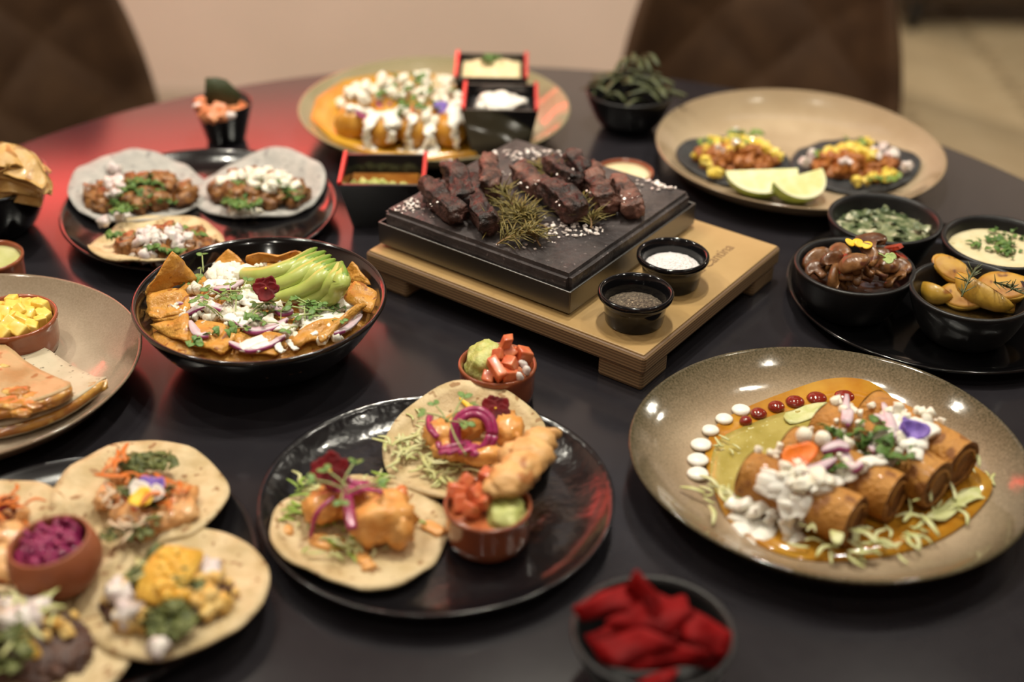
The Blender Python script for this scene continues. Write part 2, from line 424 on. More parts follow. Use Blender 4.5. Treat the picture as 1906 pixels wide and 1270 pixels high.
m_petalviolet = mat('violet petal', (.16, .09, .42), .55, (.24, .14, .52), 90)
m_petalwhite = mat('white petal', (.75, .68, .62), .55); m_petalyellow = mat('yellow petal', (.85, .55, .03), .5)
m_petalorange = mat('orange petal', (.85, .20, .015), .5, (.70, .12, .01), 60)

# ================================================================== setting
def build_setting():
    wallm = mat('painted plaster wall', (.70, .58, .51), .8, (.66, .55, .48), 3, .03, 120)
    woodm = mat('pale oak floor', (.42, .32, .19), .5, (.52, .41, .26), 5, randv=.22, detail=6)
    basem = mat('floor underlay', (.40, .31, .19), .55)
    ceilm = mat('ceiling paint', (.20, .18, .165), .9)
    mb = MB(); box(mb, (0.6, 2.0, -.055), (7.2, 10.4, .1)); fl = struct(mb, 'floor', basem)
    # herringbone planks, only where the floor can be seen
    pl = None; Lp, Wp = .46, .092
    k = 0
    for i in range(-2, 16):
        for j in range(-3, 18):
            for s in (0, 1):
                ox = .75+ (i*Lp*.7071*1.0) ; 
                cx = .6+i*Lp*.7071; cy = 2.6+j*Wp*1.4142
                a = math.pi/4 if s == 0 else -math.pi/4
                x = cx+(0 if s == 0 else Lp*.35355); y = cy+(0 if s == 0 else 0.0)
                x = .2+i*Lp*1.4142*.5*1.0+(0 if s == 0 else Lp*.7071*.5)
                if i % 2: continue
                x = .2+(i/2)*Lp*1.4142+(0 if s == 0 else Lp*.7071)
                y = 2.5+j*Wp*1.4142
                if not (.45 < x < 3.3 and 2.5 < y < 5.0): continue
                if pl is None:
                    b = MB(); box(b, (0, 0, 0), (Lp, Wp-.003, .008), .0012, seg=1); pl = b.build('plank', woodm, fl, smooth=False); o = pl
                else:
                    o = pl.copy(); C.objects.link(o)
                o.parent = fl; o.location = (x, y, -.001); o.rotation_euler = (0, 0, a); k += 1
    W = 2.75
    mb = MB(); box(mb, (-1.15, 3.36, W/2-.005), (3.3, .12, W)); struct(mb, 'wall_back', wallm)
    mb = MB(); box(mb, (.44, 4.95, W/2-.005), (.12, 3.06, W)); struct(mb, 'wall_side', wallm)
    mb = MB(); box(mb, (2.3, 6.5, W/2-.005), (3.6, .12, W)); struct(mb, 'wall_far', wallm)
    mb = MB(); box(mb, (-2.35, .2, W/2-.005), (.12, 6.2, W)); struct(mb, 'wall_left', wallm)
    mb = MB(); box(mb, (4.1, 1.8, W/2-.005), (.12, 9.4, W)); struct(mb, 'wall_right', wallm)
    mb = MB(); box(mb, (.85, -2.9, W/2-.005), (6.5, .12, W)); struct(mb, 'wall_front', wallm)
    mb = MB(); box(mb, (.6, 2.0, 2.80), (7.2, 10.4, .1)); struct(mb, 'ceiling', ceilm)
    mb = MB(); box(mb, (-1.15, 3.294, .05), (3.3, .014, .1), .003); struct(mb, 'baseboard_back', mat('baseboard paint', (.5, .42, .35), .6))
build_setting()

def build_table():
    t = empty('round_dining_table', -.016, 1.09, 0, 'large round dark grey dining table carrying all the dishes', 'table')
    mb = MB(); lathe(mb, [(0, TZ-.028), (.69, TZ-.028), (.702, TZ-.02), (.706, TZ-.010), (.706, TZ-.003), (.704, TZ-.0008), (.701, TZ), (0, TZ)], 160)
    mb.build('tabletop', m_table, t)
    steel = mat('black steel', (.012, .012, .013), .4, metal=.6)
    mb = MB(); lathe(mb, [(0, .02), (.06, .02), (.055, .1), (.05, TZ-.06), (.14, TZ-.035), (.14, TZ-.029), (0, TZ-.029)], 40); mb.build('pedestal', steel, t)
    mb = MB(); lathe(mb, [(0, 0), (.34, 0), (.345, .006), (.33, .016), (.08, .03), (0, .03)], 64); mb.build('base', steel, t)
build_table()

def build_chairs():
    lea = mat('brown quilted leatherette', (.066, .034, .016), .55, (.046, .023, .011), 14, .12, 260, spec=.35)
    leg = mat('black chair leg', (.01, .01, .01), .4)
    def chair(x, y, face, label):
        t = empty('upholstered_chair', x, y, 0, label, 'chair', rz=face)
        # local: the sitter looks along -y; backrest at y = +.2
        mb = MB(); nu, nv = 60, 44; V = []; F = []
        def pt(i, j, side):
            u = -1+2*i/nu; v = j/nv
            zz = .40+.50*v
            hw = .235*(1-.42*max(0, v-.30)**2/.49-.10*v)*(1.0 if v < .93 else math.sqrt(max(0, 1-((v-.93)/.07)**2))*.18+.82)
            xx = u*hw; yy = .20-.14*abs(u)**2.6*(1-.25*v)+.05*v
            q = (abs(math.sin((xx*14+zz*14)*1.2))*abs(math.sin((xx*14-zz*14)*1.2)))**.4
            e = min(1, (1-abs(u))*9)*min(1, (1-v)*9)
            return (xx, yy-(.030*min(1, .35+e)+.010*q*e if side else -.022*min(1, .3+e)), zz)
        for side in (1, 0):
            for j in range(nv+1):
                for i in range(nu+1): V.append(pt(i, j, side))
        S = (nu+1)*(nv+1)
        for j in range(nv):
            for i in range(nu):
                a = j*(nu+1)+i; F.append([a, a+1, a+nu+2, a+nu+1]); F.append([S+a, S+a+nu+1, S+a+nu+2, S+a+1])
        for j in range(nv):
            a = j*(nu+1); F.append([a, a+nu+1, S+a+nu+1, S+a]); b = a+nu; F.append([b, S+b, S+b+nu+1, b+nu+1])
        for i in range(nu):
            F.append([i, S+i, S+i+1, i+1]); a = nv*(nu+1)+i; F.append([a, a+1, S+a+1, S+a])
        mb.add(V, F); mb.build('backrest', lea, t)
        mb = MB(); disc(mb, lambda a: .235*(1/max(abs(math.cos(a))**4+abs(math.sin(a))**4, .01)**.25), lambda u, v: .40-.25*max(0, math.hypot(u, v)-.2)**2, .065, 8, 48, (0, -.03, 0)); mb.build('seat', lea, t)
        for sx in (-1, 1):
            for sy in (-1, 1):
                mb = MB(); tube(mb, [(sx*.15, sy*.14-.03, .41), (sx*.21, sy*.2-.03, 0)], [.016, .011], 12); lg = mb.build('leg', leg, t); mb = MB(); lathe(mb, [(0, 0), (.014, 0), (.014, .012), (.011, .014), (0, .014)], 14, c=(sx*.21, sy*.2-.03, 0)); mb.build('foot_cap', leg, lg)
        return t
    chair(.375, 2.08, math.radians(-10), 'brown quilted leatherette chair behind the plate with lime wedges')
    chair(-.70, 1.93, math.radians(40), 'brown quilted chair at upper left, behind the bowl of folded chips')
    # low sideboard on short legs far behind, its underside in shadow
    t = empty('sideboard', 2.30, 4.30, 0, 'dark low sideboard on legs, far behind at the upper right corner', 'sideboard')
    dk = mat('dark stained wood', (.035, .022, .012), .45, (.05, .03, .016), 12)
    mb = MB(); box(mb, (0, 0, .46), (2.36, .48, .74), .006); mb.build('body', dk, t, smooth=False)
    for k in range(4): mb = MB(); box(mb, (-.87+.58*k, -.246, .46), (.56, .014, .70), .003); d = mb.build('door', dk, t, smooth=False); mb = MB(); box(mb, (-.87+.58*k+.22, -.262, .5), (.012, .016, .16), .002); mb.build('handle', leg, d, smooth=False)
    for sx in (-1, 1):
        for sy in (-1, 1):
            mb = MB(); tube(mb, [(sx*1.12, sy*.2, .10), (sx*1.13, sy*.21, 0)], [.024, .018], 12); mb.build('leg', leg, t)
build_chairs()
# ================================================================== dishes and food
def tilted(v, rot): return np.asarray(v) @ rot.T

def tortilla_disc(R, seed, curl, ax, th=.0022, lift=0.0, wob=.035):
    Rf = lambda a: R*(1+wob*nz(math.cos(a)*1.3+seed, math.sin(a)*1.3, seed)*2)
    ca, sa = math.cos(ax), math.sin(ax)
    def zf(x, y):
        u = (-x*sa+y*ca)/R; r = math.hypot(x, y)/R
        return curl*abs(u)**2.2+.0035*nz(x*45+seed, y*45, seed)*min(1, r*1.6)+lift
    return Rf, zf
def taco(name, label, px, py, z, R, seed, m, curl, ax, group=None, sy=1.0, plate=None):
    p = at(px, py, z+.006)
    t = empty(name, p.x, p.y, TZ+z, label, 'taco', group)
    Rf, zf0 = tortilla_disc(R, seed, curl, ax)
    def zf(x, y):
        q = zf0(x, y)
        if plate:
            d = math.hypot(p.x+x-plate[0], p.y+y-plate[1])/plate[2]
            H = plate[3]
            if H > .025: q += float(np.interp(d, [.58, .72, .82, .91, 1.0], [0, .12*H+.0005, .34*H-.001, .66*H-.002, H-.003]))
            else: q += float(np.interp(d, [.74, .83, .90, .965, 1.0], [0, .12*H, .5*H-.002, .95*H-.003, H-.002]))
        return q
    mb = MB(); disc(mb, lambda a: Rf(a)*(1 if sy == 1 else 1/math.sqrt(math.cos(a)**2+(math.sin(a)/sy)**2)), zf, .0024, 10, 64)
    mb.build('tortilla', m, t)
    t['_x'] = p.x; t['_y'] = p.y
    return t, zf, (p.x, p.y)
def topping(t, name, m, spec, label=None):
    """spec: list of (n, centre, extents, height fn, size, kind[, rot]) in the taco's own space"""
    mb = MB()
    for s in spec: scatter(mb, s[0], s[1], s[2], s[3], s[4], s[5], s[6] if len(s) > 6 else 0.0, mis=tuple(range(len(m))) if isinstance(m, list) else (0,))
    o = mb.build(name, m, t, smooth=spec[0][5] not in ('chunk', 'flake'))
    o['kind'] = 'stuff'
    if label: o['label'] = label
    return o
def pansy(px, py, z, size, cols, label, tilt=(.5, 0, 0), dp=None):
    p = at(px, py, z) if dp is None else Vector(dp)
    t = empty('pansy_flower', p.x, p.y, TZ+p.z, label, 'flower'); R0 = rotm(*tilt)
    for k, (ang, m, s) in enumerate(zip((1.57+.55, 1.57-.55, .05, math.pi-.05, -1.57), cols, (1.05, 1.05, .95, .95, 1.15))):
        mb = MB(); r = size*.46*s
        disc(mb, lambda a: r*(1+.10*math.sin(3*a+k)+.05*math.sin(7*a)), lambda x, y: .22*(x*x+y*y)/r+.12*x+.03*r*math.sin(9*y/r), .0007, 4, 20, (size*.40, 0, .0010*(k+1)))
        mb.v[-1] = (mb.v[-1] @ rotm(0, 0, ang).T) @ R0.T
        mb.build('petal', m, t)
    mb = MB(); blob(mb, R0 @ np.array((0, 0, .006)), size*.08, .1, 2, 0, 1); mb.build('flower_centre', m_petalyellow, t)
    return t

# ---------------------------------------------------------------- board with the hot stone
def build_stone():
    K = 1.028; bt = .038; F = Vector((.113, .997))*K; A = Vector((.144, .202)).normalized(); B = Vector((-.2555, .171)).normalized()
    ang = math.atan2(A.y, A.x)              # local x along the right-hand edge, local y to the left
    LA, LB = .247*K, .306*K; cx = F+A*LA/2+B*LB/2
    ply = mat('birch plywood face', (.36, .225, .085), .42, (.46, .30, .13), 9, detail=6, coat=.1)
    plye = mat('plywood edge', (.28, .17, .085), .6, (.46, .30, .16), 30)
    # stacked veneer lines on the edge
    nt = plye.node_tree; N = nt.nodes; L = nt.links; tc = N.new('ShaderNodeTexCoord'); wv = N.new('ShaderNodeTexWave'); wv.bands_direction = 'Z'; wv.inputs['Scale'].default_value = 105; wv.inputs['Distortion'].default_value = 1.6; wv.inputs['Detail'].default_value = 3; wv.inputs['Detail Scale'].default_value = 18
    L.new(tc.outputs['Object'], wv.inputs['Vector']); cr = N.new('ShaderNodeValToRGB'); cr.color_ramp.elements[0].color = (.15, .085, .042, 1); cr.color_ramp.elements[1].color = (.34, .22, .11, 1); L.new(wv.outputs['Color'], cr.inputs['Fac']); L.new(cr.outputs['Color'], N['Principled BSDF'].inputs['Base Color'])
    t = empty('serving_board', cx.x, cx.y, TZ, 'pale plywood serving board on block feet under the hot stone', 'board', rz=ang)
    mb = MB(); box(mb, (0, 0, .0275), (LA, LB, .0180), .003); mb.build('edge_layers', plye, t, smooth=False)
    mb = MB(); box(mb, (0, 0, bt-.0013), (LA-.005, LB-.005, .0024), .001); mb.build('top_veneer', ply, t, smooth=False)
    for sx, sy in ((-1, -1), (1, -1), (-1, 1), (1, 1)):
        mb = MB(); box(mb, (sx*(LA/2-.0245), sy*(LB/2-.0255), .0094), (.044, .046, .0188), .003); mb.build('foot', plye, t, smooth=False)
    cu = bpy.data.curves.new('engraving', 'FONT'); cu.body = 'La Cantina'; cu.size = .0165; cu.extrude = .0002; cu.align_x = 'CENTER'
    to = bpy.data.objects.new('engraving', cu); C.objects.link(to)
    dg = bpy.context.evaluated_depsgraph_get(); me = bpy.data.meshes.new_from_object(to.evaluated_get(dg)); bpy.data.objects.remove(to)
    e = bpy.data.objects.new('engraved_lettering', me); C.objects.link(e); e.parent = t; e.location = (.060, -LB/2+.034, bt-.0001)
    me.materials.clear(); me.materials.append(mat('burnt lettering', (.17, .09, .04), .7))
    e['label'] = 'dark burnt lettering along the right edge'
    # steel tray
    st = mat('brushed steel', (.17, .167, .163), .36, (.215, .21, .205), 4, .03, 300, metal=1.0)
    Ft = Vector((.0510, 1.0575))*K; LT = .2165*K
    ct = Ft+A*LT/2+B*LT/2
    tr = empty('steel_tray', ct.x, ct.y, TZ+bt+.0001, 'square brushed steel tray holding the black stone slab', 'tray', rz=ang)
    h = LT/2; wt = .0022; Ht = .0255
    for k in range(4):
        mb = MB(); box(mb, (0, -h+wt/2, Ht/2+.0016), (LT-.0015, wt, Ht-.0032), .0007); v = mb.v[-1]; mb.v[-1] = v @ rotm(0, 0, k*math.pi/2).T
        mb.build('side_wall', st, tr, smooth=False)
    mb = MB(); box(mb, (0, 0, .006), (LT-.006, LT-.006, .003), .0005); mb.build('tray_base', st, tr, smooth=False)
    for sx, sy in ((-1, -1), (1, -1), (-1, 1), (1, 1)):
        mb = MB(); box(mb, (sx*.085, sy*.085, .0023), (.02, .02, .0046), .001); mb.build('foot', st, tr, smooth=False)
    # stone
    sm = mat('black basalt', (.030, .026, .027), .36, (.082, .070, .070), 20, .5, 90, c3=(.17, .14, .14), c3s=260, c3t=.70, detail=8)
    zs = bt+.0078; top = .0768
    mb = MB(); bm = bmesh.new(); bmesh.ops.create_cube(bm, size=1.0)
    Ls = .209*K
    for p in bm.verts: p.co = Vector((p.co.x*Ls, p.co.y*Ls, p.co.z*(top-zs)))
    bmesh.ops.bevel(bm, geom=bm.edges[:], offset=.004, segments=2, affect='EDGES'); bmesh.ops.subdivide_edges(bm, edges=bm.edges[:], cuts=5, use_grid_fill=True)
    bm.verts.index_update()
    V = np.array([(p.co+Vector((nz(p.co.x*60, p.co.y*60, p.co.z*60), nz(p.co.x*60+9, p.co.y*60, p.co.z*60), 0))*.0012)[:] for p in bm.verts]); Fc = [[q.index for q in p.verts] for p in bm.faces]; bm.free()
    mb.add(V, Fc); o = mb.build('stone_slab', sm, loc=(ct.x, ct.y, TZ+(zs+top)/2), rotz=ang, smooth=False)
    tag(o, 'square black hot stone slab set in the steel tray', 'stone')
    # steak slices: near end, far end (pixels), thickness
    steak = mat('seared steak', (.014, .009, .0085), .5, (.12, .056, .045), 60, .9, 190, spec=.4, lo=.38, hi=.66, detail=8)
    steak2 = mat('pink seared steak', (.032, .016, .013), .5, (.23, .11, .082), 60, .8, 190, spec=.4, lo=.36, hi=.62, detail=8)
    cut = [((792, 350), (848, 408), .024, .020, 0, 'dark charred steak slice nearest the left corner of the stone'),
           ((846, 322), (866, 385), .026, .020, 0, 'charred steak slice lying behind the two front left slices'),
           ((872, 352), (906, 428), .020, .022, 0, 'narrow charred steak slice whose tip reaches nearest the front edge of the stone'),
           ((912, 302), (914, 362), .022, .022, 1, 'reddish steak slice standing upright at the left of the rosemary pile'),
           ((962, 322), (1010, 362), .024, .018, 1, 'pink steak slice lying behind the middle of the rosemary'),
           ((1022, 352), (1078, 402), .028, .022, 0, 'wide dark steak slice in front, right of the rosemary'),
           ((1018, 312), (1072, 352), .022, .022, 0, 'dark steak slice behind the wide one right of the rosemary'),
           ((1062, 298), (1094, 335), .018, .024, 0, 'steak slice at the very back of the row of meat'),
           ((1098, 325), (1128, 388), .024, .024, 1, 'long brown steak slice, second from the right end of the row'),
           ((1152, 338), (1184, 398), .024, .018, 1, 'steak slice at the right end of the row of meat')]
    for k, (a, b, wd, ht, pk, lab) in enumerate(cut):
        pa = at(*a, top+ht*.55); pb = at(*b, top+ht*.45); mid = (pa+pb)/2; d = pb-pa; L2 = d.to_2d().length
        bm = bmesh.new(); bmesh.ops.create_cube(bm, size=1.0); bmesh.ops.subdivide_edges(bm, edges=bm.edges[:], cuts=9, use_grid_fill=True)
        V = []
        for p in bm.verts:
            q = p.co.copy(); s = Vector((q.x, q.y, q.z)); n = s.normalized()*.5*1.25; q = q.lerp(n, .22)
            q = Vector((q.x*(L2+.004), q.y*wd*.80*(1+.25*q.x), q.z*ht*.95))
            f = q*90+Vector((k*7.1, k*3.3, 0)); q += Vector((nz(*f), nz(f.x+5, f.y, f.z), nz(f.x, f.y+9, f.z)))*.0048
            f = q*210; q += Vector((nz(*f), nz(f.x+5, f.y, f.z), nz(f.x, f.y+9, f.z)))*.0026
            q.y += .010*(q.x/L2)**2*(-1)**k
            V.append(q[:])
        bm.verts.index_update(); Fc = [[q.index for q in p.verts] for p in bm.faces]; bm.free()
        V = np.array(V) @ rotm(RND.uniform(-.25, .25), 0, 0).T; V[:, 2] -= V[:, 2].min()
        mb = MB(); mb.add(V, Fc)
        o = mb.build('steak_slice', steak2 if pk else steak, loc=(mid.x, mid.y, TZ+top+.0004), rotz=math.atan2(d.y, d.x))
        tag(o, lab, 'steak', 'steak slices on the hot stone')
    # rosemary sprigs
    rs = mat('rosemary stem', (.22, .12, .045), .6); rn = mat('toasted rosemary needles', (.115, .095, .022), .55, (.23, .18, .045), 200)
    spr = [((1006, 458), (935, 385), 'browned rosemary sprig with its stem end pointing to the front edge of the stone'),
           ((905, 432), (990, 400), 'browned rosemary sprig lying left to right across the pile'),
           ((975, 425), (935, 362), 'browned rosemary sprig standing highest in the middle of the pile'),
           ((1020, 425), (955, 410), 'browned rosemary sprig at the right side of the pile'),
           ((925, 455), (1000, 440), 'browned rosemary sprig nearest the front edge of the stone'),
           ((1040, 350), (1000, 318), 'rosemary sprig behind the steak slices'),
           ((1100, 425), (1065, 385), 'short rosemary sprig under the wide steak slice at the right')]
    for k, (a, b, lab) in enumerate(spr):
        pa = at(*a, top+.003); pb = at(*b, top+.012 if k in (2,) else top+.006); mid = (pa+pb)/2
        r = random.Random(40+k)
        t2 = empty('rosemary_sprig', mid.x, mid.y, TZ+top, lab, 'rosemary', 'rosemary sprigs on the hot stone')
        pts = smooth_path([pa-mid, (pa-mid)*.4+Vector((r.uniform(-.006, .006), r.uniform(-.006, .006), .004)), (pb-mid)*.4+Vector((0, 0, .006)), pb-mid], 5)
        off = Vector((0, 0, mid.z-top)); pts = [p+off for p in pts]
        mb = MB(); tube(mb, pts, .0009, 6); mb.build('stem', rs, t2)
        mb = MB()
        for i in range(90):
            p = pts[min(len(pts)-1, int(len(pts)*r.uniform(.12, 1)))]; a2 = r.uniform(0, 6.28); Ln = r.uniform(.012, .026)
            dv = (pb-pa).normalized()*.75+Vector((math.cos(a2), math.sin(a2), r.uniform(-.1, .5)))*.9; e2 = p+dv.normalized()*Ln
            e2.z = max(e2.z, .0012); p = p.copy(); p.z = max(p.z, .001)
            mdp = (p+e2)/2+Vector((0, 0, .002))
            tube(mb, [p, mdp, e2], [.0005, .0008, .0003], 4, .6)
        tag(mb.build('needles', rn, t2), kind='stuff')
    mb = MB(); hfl = lambda x, y: top
    def inside(x, y): q = Vector((x-ct.x, y-ct.y)); return abs(q.dot(A)) < Ls/2-.004 and abs(q.dot(B)) < Ls/2-.004
    for n, px, py, ex, ey, s in ((70, 1060, 430, .032, .014, (.0016, .0042)), (22, 1035, 425, .03, .03, (.001, .0025)), (60, 745, 382, .020, .018, (.0012, .0036)), (60, 985, 292, .045, .016, (.0015, .0042)), (24, 1205, 345, .018, .018, (.002, .0042)), (6, 1242, 352, .010, .008, (.003, .006)), (30, 760, 400, .03, .02, (.001, .002)), (14, 950, 455, .06, .012, (.001, .003)), (30, 880, 340, .05, .03, (.001, .0028))):
        p = at(px, py, top); scatter(mb, n, (p.x, p.y), (ex, ey), hfl, s, 'flake', keep=inside)
    for px, py in [(s[0][0]*.5+s[1][0]*.5, s[0][1]*.5+s[1][1]*.5) for s in cut]:
        p = at(px, py, top+.021); scatter(mb, 6, (p.x, p.y), (.011, .011), lambda x, y: top+.020, (.001, .0028), 'flake')
    o = mb.build('salt_flakes', mat('coarse salt', (.82, .74, .70), .35), loc=(0, 0, TZ), smooth=False); tag(o, 'coarse white salt flakes strewn over the hot stone and meat', 'salt', kind='stuff')
    # salt and pepper pots on the board
    for nm, x, y, lab, cm, cn, clab in (('salt', .1425*K, 1.119*K, 'small black ramekin filled with white salt', mat('fine salt', (.86, .82, .82), .5, (.78, .74, .75), 300, .8, 420), 'salt_heap', 'heap of white salt inside the black ramekin'),
                          ('pepper', .1050*K, 1.052*K, 'small black ramekin filled with ground pepper', mat('ground pepper', (.07, .05, .035), .8, (.17, .13, .09), 420, .9, 420, lo=.45, hi=.6, c3=(.42, .33, .22), c3s=600, c3t=.68), 'pepper_heap', 'heap of ground black pepper inside the ramekin')):
        dish('ramekin', ramekin_prof(.0336, .0312), m_ramekin, x, y, bt, lab, 'ramekin')
        mb = MB(); disc(mb, lambda a: .0262, lambda u, v: (.0165 if nm == 'salt' else .013)+(.0085 if nm == 'salt' else .0065)*(1-(math.hypot(u, v-.002)/.0262)**1.6)+.0009*nz(u*400, v*400, 3), .0005, 14, 48)
        o = mb.build(cn, cm, loc=(x, y, TZ+bt)); tag(o, clab, 'salt' if nm == 'salt' else 'pepper', kind='stuff')
build_stone()

# ---------------------------------------------------------------- chilaquiles bowl
def build_chilaquiles():
    cx, cy, R, H = -.221, 1.074, .1105, .060
    lac = mat('black lacquer bowl', (.004, .004, .0045), .13, coat=.5)
    t = empty('large_bowl', cx, cy, TZ, 'large black bowl of orange tortilla chips with avocado and cheese', 'bowl')
    mb = MB(); lathe(mb, bowl_prof(R, H, .045, .0045, .5, 14), 96); mb.build('body', lac, t)
    mb = MB(); lathe(mb, [(R-.0005, H+.0006), (R-.0004, H+.0014), (R-.0018, H+.0022), (R-.0032, H+.0018), (R-.0034, H+.0006), (R-.0005, H+.0006)], 96); mb.build('rim', mat('black lacquer rim', (.010, .007, .007), .14, coat=.5), t, loc=(0, 0, 0))
    ch = mat('tortilla chip in orange sauce', (.50, .215, .026), .42, (.62, .31, .055), 60, .7, 150, c3=(.33, .11, .014), c3s=120, c3t=.68, coat=.15)
    # sauce filling
    h = HF(.041).dome(cx, cy, .100, .013)
    mb = MB(); disc(mb, lambda a: .0975, lambda x, y: .041+.013*(1-(math.hypot(x, y)/.0975)**2)+.003*nz(x*60, y*60, 1)-.0015, .001, 14, 64)
    tag(mb.build('chilaquiles_base', ch, loc=(cx, cy, TZ)), 'orange sauced layer of broken chips filling the large black bowl', 'food', kind='stuff')
    def chip(poly, lift, lab, seed, bend=.25):
        bend = bend*.35-.02
        """poly: pixel outline with per corner heights"""
        P = [at(px, py, z) for px, py, z in poly]; cen = sum(P, Vector())/len(P); P = [cen+(q-cen)*1.10 for q in P]
        ring = []
        n = len(P)
        for i in range(n):
            a, b, c0 = P[i], P[(i+1) % n], P[i-1]
            ring += [a.lerp(c0, .12), a.lerp(cen, .05), a.lerp(b, .12)]+[a.lerp(b, f).lerp(cen, .10*nz(seed*3+i, f*9, 2)-.04) for f in (.28, .44, .6, .76)]
        nn = (P[1]-P[0]).cross(P[2]-P[0]).normalized(); nn = nn if nn.z > 0 else -nn
        V = []; F = []; m = len(ring); K = 4
        for s in (1, -1):
            V.append((cen-cen+nn*(.0009*s+bend*.02))[:])
            for k in range(1, K+1):
                for q in ring:
                    d = q-cen; f = k/K; p = d*f; w0 = .0055*nz(p.x*65+seed, p.y*65, p.z*65+seed)+bend*.02*(1-f*f)
                    V.append((p+nn*(w0+.0009*s))[:])
        S = 1+K*m
        for j in range(m):
            F.append([0, 1+j, 1+(j+1) % m]); F.append([S, S+1+(j+1) % m, S+1+j])
            for k in range(K-1):
                a = 1+k*m+j; b = 1+k*m+(j+1) % m; F.append([a, a+m, b+m, b]); F.append([S+a, S+b, S+b+m, S+a+m])
            a = 1+(K-1)*m+j; b = 1+(K-1)*m+(j+1) % m; F.append([a, S+a, S+b, b])
        mb = MB(); mb.add(V, F); o = mb.build('tortilla_chip', ch, loc=(cen.x, cen.y, TZ+cen.z))
        return tag(o, lab, 'tortilla chip', 'tortilla chips in the large black bowl')
    chip([(321, 470, .088), (272, 552, .054), (362, 518, .056)], 0, 'pointed orange chip standing tallest at the left of the bowl', 1)
    chip([(276, 545, .056), (282, 592, .050), (352, 580, .056), (345, 545, .060)], 0, 'orange chip below the tall pointed one at the left', 2)
    chip([(277, 578, .049), (290, 600, .047), (360, 592, .053), (345, 572, .055)], 0, 'folded chip tucked against the left wall of the bowl', 3, .4)
    chip([(282, 606, .047), (348, 638, .050), (352, 590, .056)], 0, 'orange chip at the lower left of the bowl', 4)
    chip([(340, 632, .050), (410, 658, .052), (446, 618, .055), (370, 598, .056)], 0, 'broad orange chip lying at the front left', 5, .35)
    chip([(440, 645, .053), (510, 660, .052), (528, 628, .055), (450, 615, .056)], 0, 'orange chip at the front under the white cream', 6)
    chip([(424, 465, .066), (402, 490, .052), (462, 500, .052)], 0, 'pointed orange chip standing at the back of the bowl', 7)
    chip([(462, 476, .062), (468, 490, .052), (560, 484, .054), (558, 472, .062)], 0, 'long curled chip at the back, left of the avocado', 8, .5)
    chip([(656, 488, .072), (636, 520, .056), (690, 530, .058)], 0, 'pointed chip standing right of the avocado fan', 9)
    chip([(660, 525, .064), (700, 545, .060), (690, 580, .054), (640, 560, .056)], 0, 'orange chip lying at the right wall of the bowl', 10)
    chip([(680, 572, .058), (600, 636, .053), (596, 622, .056), (660, 572, .062)], 0, 'folded strip of chip at the lower right', 11, .4)
    chip([(640, 600, .054), (560, 645, .053), (540, 625, .056), (610, 595, .058)], 0, 'orange chip at the front right of the bowl', 12)
    # avocado fan
    av = mat('avocado flesh', (.36, .45, .085), .35, (.46, .52, .14), 40, coat=.25)
    avr = mat('avocado outer edge', (.17, .29, .035), .4)
    fan = [([(447, 508), (493, 512), (547, 494), (586, 464)], 'palest avocado slice at the back of the fan, with a yellow tip'),
           ([(458, 524), (520, 516), (569, 491), (602, 471)], 'avocado slice second from the back of the fan'),
           ([(478, 534), (534, 526), (583, 499), (612, 478)], 'avocado slice third from the back of the fan'),
           ([(500, 545), (561, 527), (597, 503), (620, 486)], 'avocado slice in the middle of the fan'),
           ([(516, 554), (569, 540), (603, 513), (626, 492)], 'avocado slice passing just behind the red flower'),
           ([(560, 566), (602, 543), (626, 517), (632, 490)], 'avocado slice with its tip in the micro greens'),
           ([(596, 568), (622, 548), (636, 522), (630, 492)], 'avocado slice at the right outside of the fan')]
    for k, (pp, lab) in enumerate(fan):
        zz = [.058, .068, .077+.001*k, .074+.001*k]
        P = [at(x, y, z) for (x, y), z in zip(pp, zz)]; c0 = P[1].copy()
        pts = smooth_path([p-c0 for p in P], 6); n = len(pts)
        t = empty('avocado_slice', c0.x, c0.y, TZ+c0.z, lab, 'avocado', 'avocado fan in the large bowl')
        rr = [.0018+.0072*math.sin(math.pi*min(1, (i+1.0)/(n-1)*.9+.05))**.7 for i in range(n)]
        mb = MB(); tube(mb, pts, rr, 12, .85); mb.build('flesh', av, t)
        mb = MB(); tube(mb, [p+Vector((.0018, .0012, .0040*rr[i]/.009)) for i, p in enumerate(pts)], [r*.55 for r in rr], 8, .8); mb.build('outer_edge', avr, t)
    g = lambda x, y: h(x, y)+.0035
    cr = MB()
    for n, px, py, ex, ey, s in ((26, 425, 505, .018, .018, (.003, .0075)), (24, 395, 535, .022, .014, (.002, .005)), (26, 345, 575, .018, .014, (.002, .005)), (26, 420, 590, .026, .016, (.002, .006)), (34, 480, 590, .032, .016, (.002, .006)), (30, 500, 560, .028, .016, (.002, .006)), (34, 600, 590, .026, .022, (.002, .006)), (22, 650, 555, .016, .018, (.002, .005)), (26, 580, 615, .026, .010, (.002, .005)), (40, 480, 585, .08, .05, (.001, .003)), (10, 505, 492, .04, .006, (.002, .004)), (18, 460, 550, .02, .02, (.002, .006))):
        p = at(px, py, .055); scatter(cr, n, (p.x-cx, p.y-cy), (ex, ey), lambda x, y: g(x+cx, y+cy), s, 'crumb')
    tag(cr.build('crumbled_cheese', m_cheese, loc=(cx, cy, TZ)), 'crumbled white cheese scattered over the chips in the large black bowl', 'cheese', kind='stuff')
    cm = MB()
